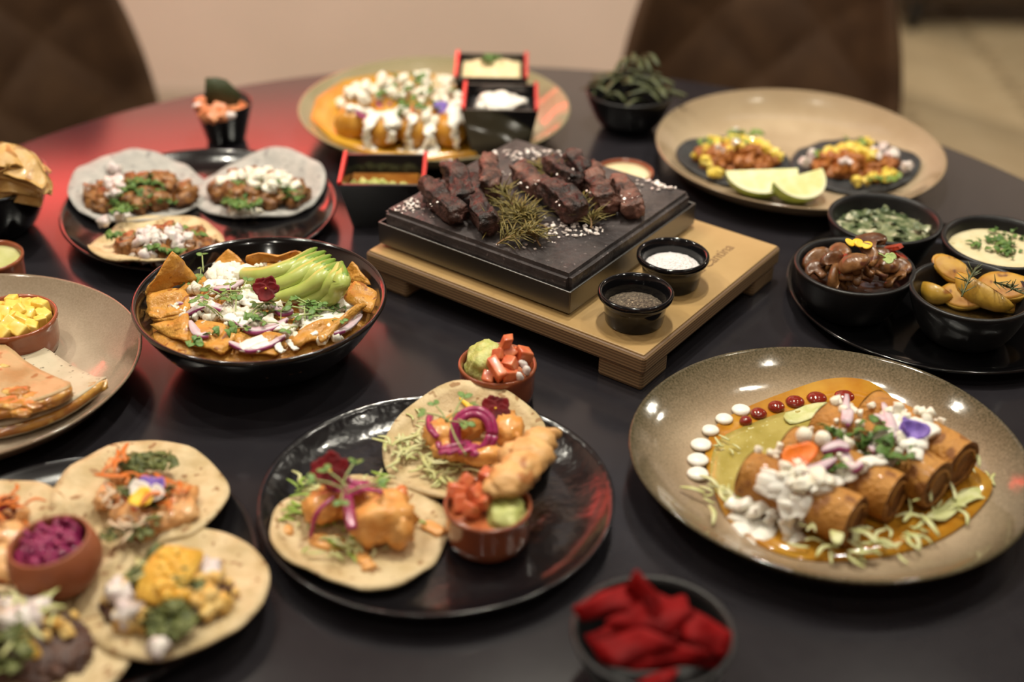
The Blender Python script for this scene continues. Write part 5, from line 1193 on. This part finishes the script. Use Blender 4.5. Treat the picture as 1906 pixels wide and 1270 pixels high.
# ---------------------------------------------------------------- small dishes around the back
def build_small():
    # black cup with salsa and a dark crisp
    x, y = -.340, 1.541
    dish('black_cup', [(0, 0), (.021, 0), (.0225, .002), (.0335, .045), (.0345, .0468), (.0335, .048), (.0315, .046), (.0215, .010), (0, .009)], m_blackglaze, x, y, 0, 'small tapered black cup of tomato salsa near the back left edge', 'cup', n=48)
    pk = mat('salmon tomato dice', (.60, .17, .06), .35, (.70, .30, .14), 80, coat=.2)
    L = ['at the left', 'at the front left', 'at the front', 'in the middle', 'at the front right', 'at the back', 'at the back left', 'at the right']
    for k, (px, py) in enumerate([(372, 200), (378, 211), (393, 214), (390, 203), (408, 212), (400, 197), (368, 190), (412, 204)]):
        p = at(px+5, py+4, .0455); mb = MB(); dice_lump(mb, (0, 0, 0), (.0068, .006, .0055)); tag(mb.build('tomato_dice', pk, loc=T(p)), 'tomato dice %s of the small tapered cup' % L[k], 'tomato', 'tomato dice in the tapered cup')
    for px, py, l in ((425, 212, 'pale green onion piece at the right of the tapered cup'), (366, 195, 'white onion piece at the left of the tapered cup')):
        p = at(px+3, py+3, .046); mb = MB(); blob(mb, (0, 0, 0), (.007, .0055, .0045), .3, 2, px, 2); tag(mb.build('onion_piece', m_onion, loc=T(p)), l, 'onion')
    mb = MB(); disc(mb, lambda a: .029, lambda u, v: .038, .001, 4, 28); tag(mb.build('tomato_salsa', pk, loc=(x, y, TZ)), 'orange tomato salsa filling the small tapered cup', 'salsa', kind='stuff')
    # seaweed like dark green chip standing in it
    sw = mat('dark green crisp', (.030, .042, .014), .55, (.045, .055, .022), 60, .3, 100)
    base = at(410, 196, .045)
    pts = [at(383, 142, .118), at(418, 148, .114), at(447, 176, .095), at(438, 206, .052), at(412, 196, .045), at(386, 190, .050)]
    nrm = (pts[1]-pts[0]).cross(pts[-1]-pts[0]).normalized(); yb = base.y+.012
    # stand the sheet up at one real depth
    def stand(px, py): # intersect the view ray with the plane y = yb
        d = fwd+rt*((px-953)/FPX)-up*((py-635)/FPX); t = yb/d.y; return Vector((d.x*t, yb, CAMH+d.z*t))
    Q = [stand(px, py) for px, py in ((384, 142), (402, 143), (420, 150), (447, 178), (444, 192), (436, 212), (410, 206), (384, 196), (383, 170))]; c0 = sum(Q, Vector())/len(Q)
    V = []; n = len(Q)
    for s in (-1, 1):
        V.append((0, s*.0009, 0))
        for q in Q: d = q-c0; V.append((d.x, d.y+s*.0009+.006*math.sin(d.x*60), d.z))
    F = []
    for j in range(n): F += [[0, 1+j, 1+(j+1) % n], [n+1, n+2+(j+1) % n, n+2+j], [1+j, n+2+j, n+2+(j+1) % n, 1+(j+1) % n]]
    mb = MB(); mb.add(V, F); tag(mb.build('green_crisp', sw, loc=T(c0)), 'dark green crisp sheet standing upright in the tapered cup', 'crisp')
    # bowl of dark green strips
    x, y = .136, 1.600
    dish('small_bowl', bowl_prof(.0535, .046, .027, .004, .55, 10), m_matteblack, x, y, 0, 'small black bowl of dark green strips at the back of the table', 'bowl')
    gs = mat('dark green strip', (.035, .045, .016), .55, (.075, .085, .03), 70, .2, 120)
    r = random.Random(3)
    for k in range(46):
        a = r.uniform(0, 3.14); u, v = inell((0, 0), (.046, .040), rnd=r); d = math.hypot(u/.05, v/.045); hh = .040+.030*(1-d*d)*r.uniform(.55, 1.1)
        if k < 6: u, v, hh, a = -.012+.007*k, .012, .074+.004*(k % 3), 1.2+.15*k
        Ln = r.uniform(.016, .030); wd = r.uniform(.6, 1.0)
        S = smooth_path([Vector((-math.cos(a)*Ln, -math.sin(a)*Ln*.8, r.uniform(-.006, .003))), Vector((0, 0, .005)), Vector((math.cos(a)*Ln, math.sin(a)*Ln*.8, r.uniform(-.010, .003)))], 4)
        mb = MB(); ribbon(mb, S, [q*wd for q in (.004, .006, .008, .008, .008, .008, .007, .006, .003)], .0012)
        tag(mb.build('green_strip', gs, loc=(x+u, y+v, TZ+hh)), 'dark green crisp strip heaped in the small black bowl at the back', 'crisp', 'green strips in the back bowl')
    # terracotta dish half hidden behind the stone
    x, y = .1185, 1.402
    dish('terracotta_dish', cazuela_prof(.0315, .034), m_terra, x, y, 0, 'terracotta dish of pale sauce half hidden behind the hot stone', 'dish')
    mb = MB(); disc(mb, lambda a: .0278, lambda u, v: .029+.003*(1-(math.hypot(u, v)/.028)**2), .001, 6, 40); tag(mb.build('pale_sauce', mat('pale yellow sauce', (.72, .62, .36), .3, (.78, .70, .48), 40, coat=.3), loc=(x, y, TZ)), 'pale yellow sauce in the dish behind the hot stone', 'sauce', kind='stuff')
    # terracotta dish of green salsa at the left edge
    x, y = -.500, 1.188
    dish('terracotta_dish', cazuela_prof(.032, .034), m_terra, x, y, 0, 'small terracotta dish of pale green salsa at the left edge', 'dish')
    mb = MB(); disc(mb, lambda a: .0280, lambda u, v: .028+.001*nz(u*100, v*100, 0), .001, 6, 40); tag(mb.build('green_salsa', mat('pale green salsa', (.50, .50, .20), .25, (.58, .57, .28), 60, coat=.3), loc=(x, y, TZ)), 'pale green salsa in the terracotta dish at the left edge', 'salsa', kind='stuff')
    # bowl of folded chips
    x, y = -.540, 1.305
    dish('deep_bowl', bowl_prof(.0655, .060, .034, .0045, .5, 10), mat('black lacquer bowl', (.004, .004, .0045), .13), x, y, 0, 'deep black bowl of folded golden chips at the left edge', 'bowl')
    gc = mat('golden fried chip', (.50, .29, .085), .45, (.60, .38, .14), 40, .25, 110, c3=(.36, .17, .04), c3s=50, c3t=.66, coat=.1)
    lab = ['topmost, its edge curving over the others', 'second from the top', 'third from the top', 'at the right against the bowl rim', 'at the front of the bowl', 'lowest at the front, near the rim', 'at the left, cut by the photo edge', 'standing behind the others']
    for k, (px, py, z, rr, rot) in enumerate([(14, 312, .092, .036, (.15, .20, .5)), (0, 326, .084, .040, (.35, .10, -.2)), (22, 338, .076, .036, (.55, .25, .2)), (46, 330, .072, .030, (.25, .70, .9)), (-2, 358, .066, .038, (.80, .05, .0)), (18, 376, .054, .030, (1.0, .2, .1)), (-34, 345, .072, .038, (.5, -.4, .2)), (24, 300, .084, .034, (-.5, .2, .1))]):
        p = at(px, py, z); t = empty('folded_chip', p.x, p.y, TZ+p.z, 'golden folded chip in the deep bowl, '+lab[k], 'chip', 'folded chips in the deep bowl'); Rm = rotm(*rot)
        # a fried round folded over itself: two leaves joined along a bent fold, edges rippled
        nu, nw = 26, 18; V = []; F = []; th = .0016
        for side in (1, -1):
            for i in range(nu+1):
                a = math.pi*i/nu
                for jj in range(nw+1):
                    w = -1+2*jj/nw; rad = rr*(1+.07*math.sin(3*a+k)+.04*math.sin(7*a))
                    q = abs(w); lx = rad*math.cos(a)*q; ly = rad*math.sin(a)*q
                    gap = .0035*(1-(1-min(1, q*3))**2)+.006*q*math.sin(a)
                    zz = math.copysign(gap, w)-.25*lx*lx/rr-.10*ly*ly/rr+.0030*nz(lx*70+k*3, ly*70, w)+.0018*math.sin(lx*260+k)*q
                    V.append((lx, ly, zz+side*th*.5))
        S = (nu+1)*(nw+1)
        for i in range(nu):
            for jj in range(nw):
                a = i*(nw+1)+jj; F += [[a, a+1, a+nw+2, a+nw+1], [S+a, S+a+nw+1, S+a+nw+2, S+a+1]]
        for i in range(nu):
            for jj in (0, nw): a = i*(nw+1)+jj; F.append([a, a+nw+1, S+a+nw+1, S+a])
        for jj in range(nw):
            for i in (0, nu): a = i*(nw+1)+jj; F.append([a, a+1, S+a+1, S+a])
        mb = MB(); mb.add(np.array(V) @ Rm.T, F); mb.build('chip_shell', gc, t)
    # bowl of red chips in the foreground
    x, y = .0945, .680
    dish('small_bowl', bowl_prof(.0535, .046, .028, .0042, .55, 12), m_matteblack, x, y, 0, 'matte black bowl of red chips at the bottom edge of the photo', 'bowl')
    rc = mat('red tortilla chip', (.24, .003, .004), .6, (.13, .002, .003), 40, .5, 110, spec=.12)
    lab = ['standing highest at the back', 'with its corner over the left rim', 'lying across the middle', 'at the right rim', 'lower one at the front left', 'flat one at the front', 'leaning at the back right', 'small one at the very front']
    rcz = [[(1178, 1072, .088), (1160, 1108, .070), (1232, 1150, .064), (1228, 1095, .076)], [(1070, 1125, .066), (1172, 1088, .070), (1200, 1135, .066), (1090, 1148, .060)], [(1130, 1160, .060), (1215, 1115, .068), (1290, 1140, .066), (1240, 1185, .058)], [(1270, 1130, .064), (1360, 1178, .056), (1345, 1222, .048), (1275, 1190, .056)], [(1112, 1200, .050), (1190, 1170, .060), (1260, 1200, .056), (1150, 1240, .046)], [(1135, 1240, .045), (1260, 1200, .056), (1320, 1215, .050), (1240, 1250, .044)], [(1225, 1110, .070), (1300, 1140, .064), (1330, 1170, .054), (1250, 1165, .060)], [(1185, 1262, .042), (1260, 1255, .042), (1240, 1285, .040), (1190, 1285, .040)],
           [(1100, 1180, .040), (1200, 1150, .045), (1220, 1220, .040), (1130, 1230, .036)], [(1200, 1190, .044), (1320, 1170, .046), (1330, 1230, .040), (1220, 1240, .038)], [(1150, 1130, .052), (1260, 1120, .052), (1280, 1180, .048), (1160, 1190, .048)]]
    lab += ['underneath at the left', 'underneath at the right', 'underneath in the middle']
    for k, (poly, l) in enumerate(zip(rcz, lab)):
        P = [at(*q) for q in poly]; cen = sum(P, Vector())/4; P = [cen+(q-cen)*(1.12 if k < 8 else 1.25) for q in P]; ring = []
        for i in range(4):
            a, b, c0 = P[i], P[(i+1) % 4], P[i-1]; ring += [a.lerp(c0, .14), a.lerp(cen, .06), a.lerp(b, .14), a.lerp(b, .5)]
        nn = (P[1]-P[0]).cross(P[2]-P[0]).normalized(); nn = nn if nn.z > 0 else -nn; V = []; F = []; mR = len(ring); K = 3
        for s in (1, -1):
            V.append((nn*(.0010*s+.002))[:])
            for kk in range(1, K+1):
                for q in ring: d = (q-cen)*(kk/K); V.append((d+nn*(.0010*s+.002*(1-(kk/K)**2)+.0075*nz(d.x*38+k*2.3, d.y*38, k)+.0025*math.sin(d.x*150+k)))[:])
        S = 1+K*mR
        for j in range(mR):
            j2 = (j+1) % mR; F += [[0, 1+j, 1+j2], [S, S+1+j2, S+1+j]]
            for kk in range(K-1): a = 1+kk*mR+j; b = 1+kk*mR+j2; F += [[a, a+mR, b+mR, b], [S+a, S+b, S+b+mR, S+a+mR]]
            a = 1+(K-1)*mR+j; b = 1+(K-1)*mR+j2; F.append([a, S+a, S+b, b])
        mb = MB(); mb.add(V, F); tag(mb.build('red_chip', rc, loc=T(cen)), 'dark red tortilla chip in the front bowl, '+l, 'chip', 'red chips in the front bowl')
build_small()

# ---------------------------------------------------------------- left plate with quesadillas
def build_quesadillas():
    cx, cy, R = -.470, 1.006, .152
    g = glaze('stoneware glaze taupe', (.36, .29, .21), (.45, .37, .275), (.20, .15, .10), R, .08)
    dish('stoneware_plate', coupe_prof(R, .030, .0065, .5), g, cx, cy, 0, 'taupe stoneware plate with quesadillas, cut by the left edge of the photo', 'plate', wobble(.4, .008), n=120)
    z0 = .0068
    x, y = -.4395, 1.067
    dish('terracotta_dish', cazuela_prof(.039, .034), m_terra, x, y, z0, 'terracotta dish of yellow dice on the left stoneware plate', 'dish')
    mb = MB(); disc(mb, lambda a: .0335, lambda u, v: .024, .001, 4, 32); tag(mb.build('fruit_juice', mat('yellow juice', (.6, .4, .05), .2), loc=(x, y, TZ+z0)), 'yellow juice under the diced fruit', 'juice', kind='stuff')
    r = random.Random(9); k = 0
    for ring, n in ((.026, 15), (.016, 9), (.006, 4)):
        for i in range(n):
            a = 6.283*i/n+ring*40; s = r.uniform(.0060, .0078); mb = MB(); dice_lump(mb, (0, 0, 0), (s, s*.85, s*.8), r)
            tag(mb.build('yellow_dice', m_pine, loc=(x+ring*math.cos(a), y+ring*math.sin(a), TZ+z0+.030+.008*(1-ring/.03)+r.uniform(-.002, .002)), smooth=True), 'small yellow fruit dice heaped in the dish on the left stoneware plate', 'fruit', 'yellow dice in the terracotta dish'); k += 1
    qt = mat('browned flour tortilla', (.36, .20, .07), .5, (.50, .34, .17), 26, .3, 110, c3=(.33, .14, .04), c3s=90, c3t=.70, coat=.15, detail=6)
    qp = mat('speckled flour tortilla', (.50, .43, .30), .65, (.58, .50, .36), 40, .2, 110, c3=(.22, .18, .12), c3s=220, c3t=.70)
    ml = mat('melted cheese and filling', (.58, .30, .06), .22, (.36, .13, .025), 50, .4, 90, coat=.4, c3=(.70, .46, .14), c3s=70, c3t=.60)
    for nm, poly, zb, mt, lab, tilt in (('a', [(-190, 720), (30, 655), (66, 648), (110, 672), (200, 742), (188, 752), (84, 794), (-60, 815), (-200, 800)], z0+.0008, qp, 'folded quesadilla underneath, its pointed corner towards the right of the left plate', 0), ('b', [(-220, 690), (-30, 640), (8, 648), (60, 690), (136, 736), (110, 760), (10, 772), (-80, 780), (-220, 770)], z0+.0155, qt, 'browned quesadilla lying on top of the other on the left plate', 0)):
        P = [at(px, py, zb+.008) for px, py in poly]; c0 = sum(P, Vector())/len(P); c0.z = zb
        Q = [(p.x-c0.x, p.y-c0.y) for p in P]; n = len(Q); S = []
        for i in range(n):
            p0, p1, p2, p3 = [np.array(Q[j % n]) for j in (i-1, i, i+1, i+2)]
            for j in range(4): u = j/4; S.append(tuple(.5*(2*p1+(p2-p0)*u+(2*p0-5*p1+4*p2-p3)*u*u+(3*p1-p0-3*p2+p3)*u**3)))
        t = empty('quesadilla', c0.x, c0.y, TZ+c0.z, lab, 'quesadilla')
        def lift(X, Y):
            d = math.hypot(c0.x+X-cx, c0.y+Y-cy)/R; return float(np.interp(d, [.58, .72, .82, .91, 1.0], [0, .0042, .0095, .0180, .0290]))
        wv = lambda X, Y: .002*nz(X*40, Y*40, 3)
        mb = MB(); prism(mb, S, lambda X, Y: wv(X, Y)*.3+.0015+lift(X, Y), .0018, 6); mb.build('lower_tortilla', mt, t)
        mb = MB(); prism(mb, [(a*1.0+.0005, b*1.0-.003) for a, b in S], lambda X, Y: .0034+lift(X, Y), .0070, 4); q = mb.v[0]
        for i in range(len(q)): q[i] += np.array([nz(q[i][0]*90, q[i][1]*90, q[i][2]*200), nz(q[i][0]*90+4, q[i][1]*90, q[i][2]*200), 0])*.003
        mb.build('melted_filling', ml, t)
        mb = MB(); prism(mb, [(a*.985, b*.97+.0015) for a, b in S], lambda X, Y: wv(X, Y)+lift(X, Y)+.0105+.0035*max(0, 1-math.hypot(X, Y)/.07), .0018, 8); mb.build('upper_tortilla', mt, t)
        if nm == 'b':
            mb = MB()
            for px, py, rx in ((10, 745, .014), (35, 748, .012), (60, 750, .012), (-20, 745, .014), (38, 765, .008), (85, 745, .010), (30, 725, .012), (15, 752, .010), (2, 680, .007), (62, 735, .011)):
                p = at(px, py, zb+.016); blob(mb, (p.x-c0.x, p.y-c0.y, .0135), (rx, rx*.6, .003), .4, 2, px, 3)
            tag(mb.build('cheese_crust', ml, t), kind='stuff')
build_quesadillas()

# ---------------------------------------------------------------- lower left plate with four tacos
def build_lower_left():
    cx, cy, R = -.312, .768, .134
    dish('black_plate', rim_prof(R, .012), mat('dark plate glaze', (.008, .0075, .009), .22, coat=.2), cx, cy, 0, 'dark plate at the lower left with tacos and pickled cabbage', 'plate', n=120)
    z0 = .0056
    sh = mat('chopped shrimp', (.68, .32, .11), .32, (.78, .48, .22), 55, .3, 110, coat=.25, c3=(.55, .13, .02), c3s=60, c3t=.64)
    # top taco
    def T4(name, px, py, R, sd, ax, curl, lab, dz=0, m=m_tortilla):
        t, zf, (ox, oy) = taco(name, lab, px, py, z0+dz, R, sd, m, curl*.5, ax, 'tacos on the lower left plate', plate=(cx, cy, R, .012))
        return t, zf, (lambda a, b, z=.012: (at(a, b, z0+dz+z).x-ox, at(a, b, z0+dz+z).y-oy))
    t, zf, L = T4('shrimp_taco', 260, 940, .0655, 2.2, .5, .013, 'shrimp taco with a violet and yellow pansy, topmost on the lower left plate', .003)
    mb = MB()
    for px, py, z, a, b, c in ((330, 945, .014, .014, .020, .010), (345, 965, .012, .010, .014, .008), (310, 985, .012, .018, .010, .008), (270, 990, .012, .018, .010, .008), (235, 955, .012, .010, .018, .008), (222, 890, .012, .008, .016, .007), (200, 935, .010, .008, .014, .007), (275, 955, .011, .022, .016, .008)):
        x, y = L(px, py, z); blob(mb, (x, y, zf(x, y)+z*.6), (a, b, c), .4, 3, px*.1, 3, rotm(0, 0, RND.uniform(-.6, .6)))
    mb.build('chopped_shrimp', sh, t)
    ch = mat('onion strand', (.66, .52, .36), .4); og = mat('orange pepper strand', (.62, .17, .02), .4)
    mb = MB()
    for px, py, n in ((225, 900, 4), (218, 930, 3), (325, 975, 3), (340, 945, 2), (290, 970, 3)):
        x, y = L(px, py); scatter(mb, n, (x, y), (.012, .012), lambda u, v: zf(u, v)+.014, (.014, .026), 'shred')
    tag(mb.build('pepper_strands', og, t), kind='stuff')
    mb = MB()
    for px, py, n in ((275, 885, 26), (258, 895, 18), (240, 940, 10), (295, 955, 14), (230, 1005, 14), (300, 890, 14), (265, 1010, 8)):
        x, y = L(px, py); scatter(mb, n, (x, y), (.013, .010), lambda u, v: zf(u, v)+.013, (.004, .008), 'leaf')
    tag(mb.build('chopped_herbs', mat('dark chopped herb', (.075, .095, .02), .55, (.16, .18, .05), 120), t), kind='stuff')
    mb = MB()
    for px, py, n in ((212, 955, 6), (262, 985, 6), (240, 1000, 8), (280, 940, 5)):
        x, y = L(px, py); scatter(mb, n, (x, y), (.010, .012), lambda u, v: zf(u, v)+.015, (.010, .018), 'shred')
    tag(mb.build('onion_strands', ch, t), kind='stuff')
    pansy(277, 922, z0+.036, .0165, [m_petalviolet, m_petalviolet, m_petalwhite, m_petalwhite, m_petalyellow], 'violet, white and yellow pansy on the topmost taco of the lower left plate', (.35, 0, -.35))
    # right taco
    t, zf, L = T4('bean_taco', 322, 1112, .0680, 6.4, .75, .016, 'bean taco with a slab of yellow cheese, at the right of the lower left plate', .004)
    mc = L(310, 1120); ex, ey = .046, .034
    dome = lambda x, y: zf(x, y)+.002+.012*max(0, 1-((x-mc[0])/ex)**2-((y-mc[1])/ey)**2)
    mb = MB(); disc(mb, lambda a: .95/math.sqrt((math.cos(a)/ex)**2+(math.sin(a)/ey)**2)*(1+.08*math.sin(5*a)), lambda u, v: dome(u+mc[0], v+mc[1])-.0005+.0015*nz(u*160, v*160, 1), .0015, 10, 48, (mc[0], mc[1], 0)); scatter(mb, 60, mc, (ex, ey), dome, (.003, .006), 'crumb'); tag(mb.build('bean_mash', m_bean, t), kind='stuff')
    mb = MB(); scatter(mb, 30, mc, (ex*1.05, ey*1.05), lambda x, y: dome(x, y)+.004, (.003, .006), 'crumb')
    for px, py, n in ((255, 1180, 8), (375, 1140, 6), (410, 1105, 8), (200, 1110, 3)): x, y = L(px, py); scatter(mb, n, (x, y), (.010, .008), lambda u, v: dome(u, v)+.004, (.003, .007), 'crumb')
    tag(mb.build('cheese_crumbs', mat('orange cheese crumbs', (.70, .40, .08), .45, (.76, .55, .22), 100), t), kind='stuff')
    mb = MB()
    pa = Vector((*L(345, 1025, .03), .030)); pb = Vector((*L(290, 1130, .024), .026)); S = smooth_path([pa, (pa+pb)/2+Vector((0, 0, .006)), pb], 5)
    ribbon(mb, S, [.024, .03, .032, .033, .034, .034, .034, .033, .032, .030, .026], .005); v = mb.v[0]
    for i in range(60): x, y = L(318+RND.uniform(-24, 28), 1078+RND.uniform(-46, 40), .03); blob(mb, (x, y, .033+RND.uniform(-.002, .002)), RND.uniform(.003, .006), .5, 3, i, 1)
    mb.build('yellow_cheese_slab', m_ycheese, t)
    mb = MB()
    for px, py, n in ((310, 1165, 40), (325, 1190, 16), (355, 1110, 14), (262, 1080, 12), (270, 1045, 10)): x, y = L(px, py, .02); scatter(mb, n, (x, y), (.014, .010), lambda u, v: dome(u, v)+.006, (.004, .009), 'leaf')
    tag(mb.build('chopped_herbs', MATS['dark chopped herb'], t), kind='stuff')
    mb = MB()
    for px, py, n in ((232, 1115, 6), (235, 1155, 5), (380, 1055, 4), (392, 1075, 3), (300, 1210, 2)): x, y = L(px, py, .02); scatter(mb, n, (x, y), (.006, .006), lambda u, v: dome(u, v)+.006, (.005, .008), 'crumb')
    tag(mb.build('onion_pieces', m_onion, t), kind='stuff')
    mb = MB(); x, y = L(262, 1085, .02); scatter(mb, 12, (x, y), (.008, .012), lambda u, v: dome(u, v)+.006, (.010, .018), 'shred'); tag(mb.build('lettuce_shreds', m_lettuce, t), kind='stuff')
    # left taco (cut by the frame)
    t, zf, L = T4('shrimp_taco', -12, 1010, .0600, 12.1, -.3, .010, 'shrimp taco cut by the left edge, left of the pickled cabbage', .002)
    mb = MB()
    for px, py, z, a, b, c in ((10, 1000, .014, .016, .016, .010), (-10, 1035, .014, .014, .016, .010), (25, 970, .012, .012, .010, .008), (15, 1060, .010, .010, .010, .007)):
        x, y = L(px, py, z); blob(mb, (x, y, zf(x, y)+z*.6), (a, b, c), .4, 3, px*.1, 3)
    mb.build('chopped_shrimp', sh, t)
    mb = MB(); x, y = L(25, 980); scatter(mb, 14, (x, y), (.012, .012), lambda u, v: zf(u, v)+.014, (.010, .02), 'shred'); tag(mb.build('pepper_strands', og, t), kind='stuff')
    p = at(5, 952, z0+.026); mb = MB(); disc(mb, lambda a: .011*(1+.1*math.sin(3*a)), lambda u, v: .3*u*u/.01, .0008, 4, 20, rot=rotm(.5, 0, .3)); tag(mb.build('flower_petal', m_pansyred, loc=T(p)), 'dark red petal on the taco cut by the left edge', 'petal')
    # bottom taco
    t, zf, L = T4('bean_taco', 62, 1225, .0650, 17.0, .4, .010, 'bean taco with cream and a yellow cheese strip, at the bottom left corner', .002)
    mc = L(50, 1215); ex, ey = .045, .034
    dome = lambda x, y: zf(x, y)+.002+.012*max(0, 1-((x-mc[0])/ex)**2-((y-mc[1])/ey)**2)
    mb = MB(); disc(mb, lambda a: .95/math.sqrt((math.cos(a)/ex)**2+(math.sin(a)/ey)**2)*(1+.08*math.sin(5*a)), lambda u, v: dome(u+mc[0], v+mc[1])-.0005+.0015*nz(u*160, v*160, 1), .0015, 10, 48, (mc[0], mc[1], 0)); x, y = L(115, 1240); scatter(mb, 40, (x, y), (.016, .010), zf, (.004, .008), 'crumb'); x, y = L(110, 1185); scatter(mb, 24, (x, y), (.014, .012), zf, (.004, .008), 'crumb'); tag(mb.build('bean_mash', m_bean, t), kind='stuff')
    mb = MB(); scatter(mb, 50, L(25, 1200), (.03, .024), lambda x, y: dome(x, y)+.004, (.012, .022), 'shred'); tag(mb.build('lettuce_shreds', m_lettuce, t), kind='stuff')
    mb = MB(); scatter(mb, 30, L(20, 1245), (.02, .018), lambda x, y: dome(x, y)+.008, (.005, .009), 'leaf'); tag(mb.build('chopped_herbs', MATS['dark chopped herb'], t), kind='stuff')
    mb = MB()
    for px, py, n in ((60, 1165, 12), (20, 1140, 5), (5, 1190, 6)): x, y = L(px, py, .02); scatter(mb, n, (x, y), (.010, .009), lambda u, v: dome(u, v)+.006, (.005, .009), 'crumb')
    tag(mb.build('cream_pieces', m_onion, t), kind='stuff')
    mb = MB(); P = [Vector((*L(a, b, .022), .026+.004*q)) for a, b, q in ((-2, 1150, 0), (30, 1195, 1), (72, 1225, -1))]; ribbon(mb, smooth_path(P, 5), [.006, .009, .010, .011, .011, .011, .011, .010, .009, .008, .005], .003); mb.build('yellow_cheese_strip', m_ycheese, t)
    mb = MB(); scatter(mb, 14, L(95, 1180), (.02, .02), lambda x, y: dome(x, y)+.004, (.003, .006), 'crumb'); tag(mb.build('cheese_crumbs', MATS['orange cheese crumbs'], t), kind='stuff')
    # pickled cabbage bowl, slightly tilted on the tacos
    p = at(112, 1045, .035); x, y = p.x, p.y; zb = z0+.010
    pr = [(0, 0), (.018, 0), (.024, .004), (.0305, .013), (.0325, .021), (.0315, .029), (.0285, .0375), (.0275, .0385), (.0262, .0378), (.0275, .029), (.0285, .021), (.026, .012), (.018, .006), (0, .005)]
    o = dish('terracotta_bowl', pr, m_terramatte, x, y, zb, 'plain round terracotta bowl of pickled purple cabbage on the lower left plate', 'bowl', n=56); o.rotation_euler = (0, -.14, 0)
    mb = MB(); cb = MB()
    blob(cb, (0, 0, .027), (.0245, .0245, .0095), .3, 2, 5, 3)
    for i in range(70):
        a = RND.uniform(0, 6.28); rr = RND.uniform(0, .021); x0, y0 = rr*math.cos(a), rr*math.sin(a); b = RND.uniform(0, 6.28); Ls = RND.uniform(.008, .016)
        P = [Vector((x0-math.cos(b)*Ls*.5, y0-math.sin(b)*Ls*.5, .034)), Vector((x0, y0, .038+RND.uniform(0, .004))), Vector((x0+math.cos(b+.6)*Ls*.5, y0+math.sin(b+.6)*Ls*.5, .034))]
        for q in P:
            k = math.hypot(q.x, q.y)
            if k > .024: q.x *= .024/k; q.y *= .024/k
        ribbon(cb, smooth_path(P, 3), .0032, .0012)
    o = cb.build('pickled_cabbage', mat('pickled purple cabbage', (.22, .012, .075), .35, (.36, .035, .14), 120, coat=.3), loc=(x, y, TZ+zb)); o.rotation_euler = (0, -.14, 0); tag(o, 'shredded purple pickled cabbage in the plain terracotta bowl', 'cabbage', kind='stuff')
build_lower_left()
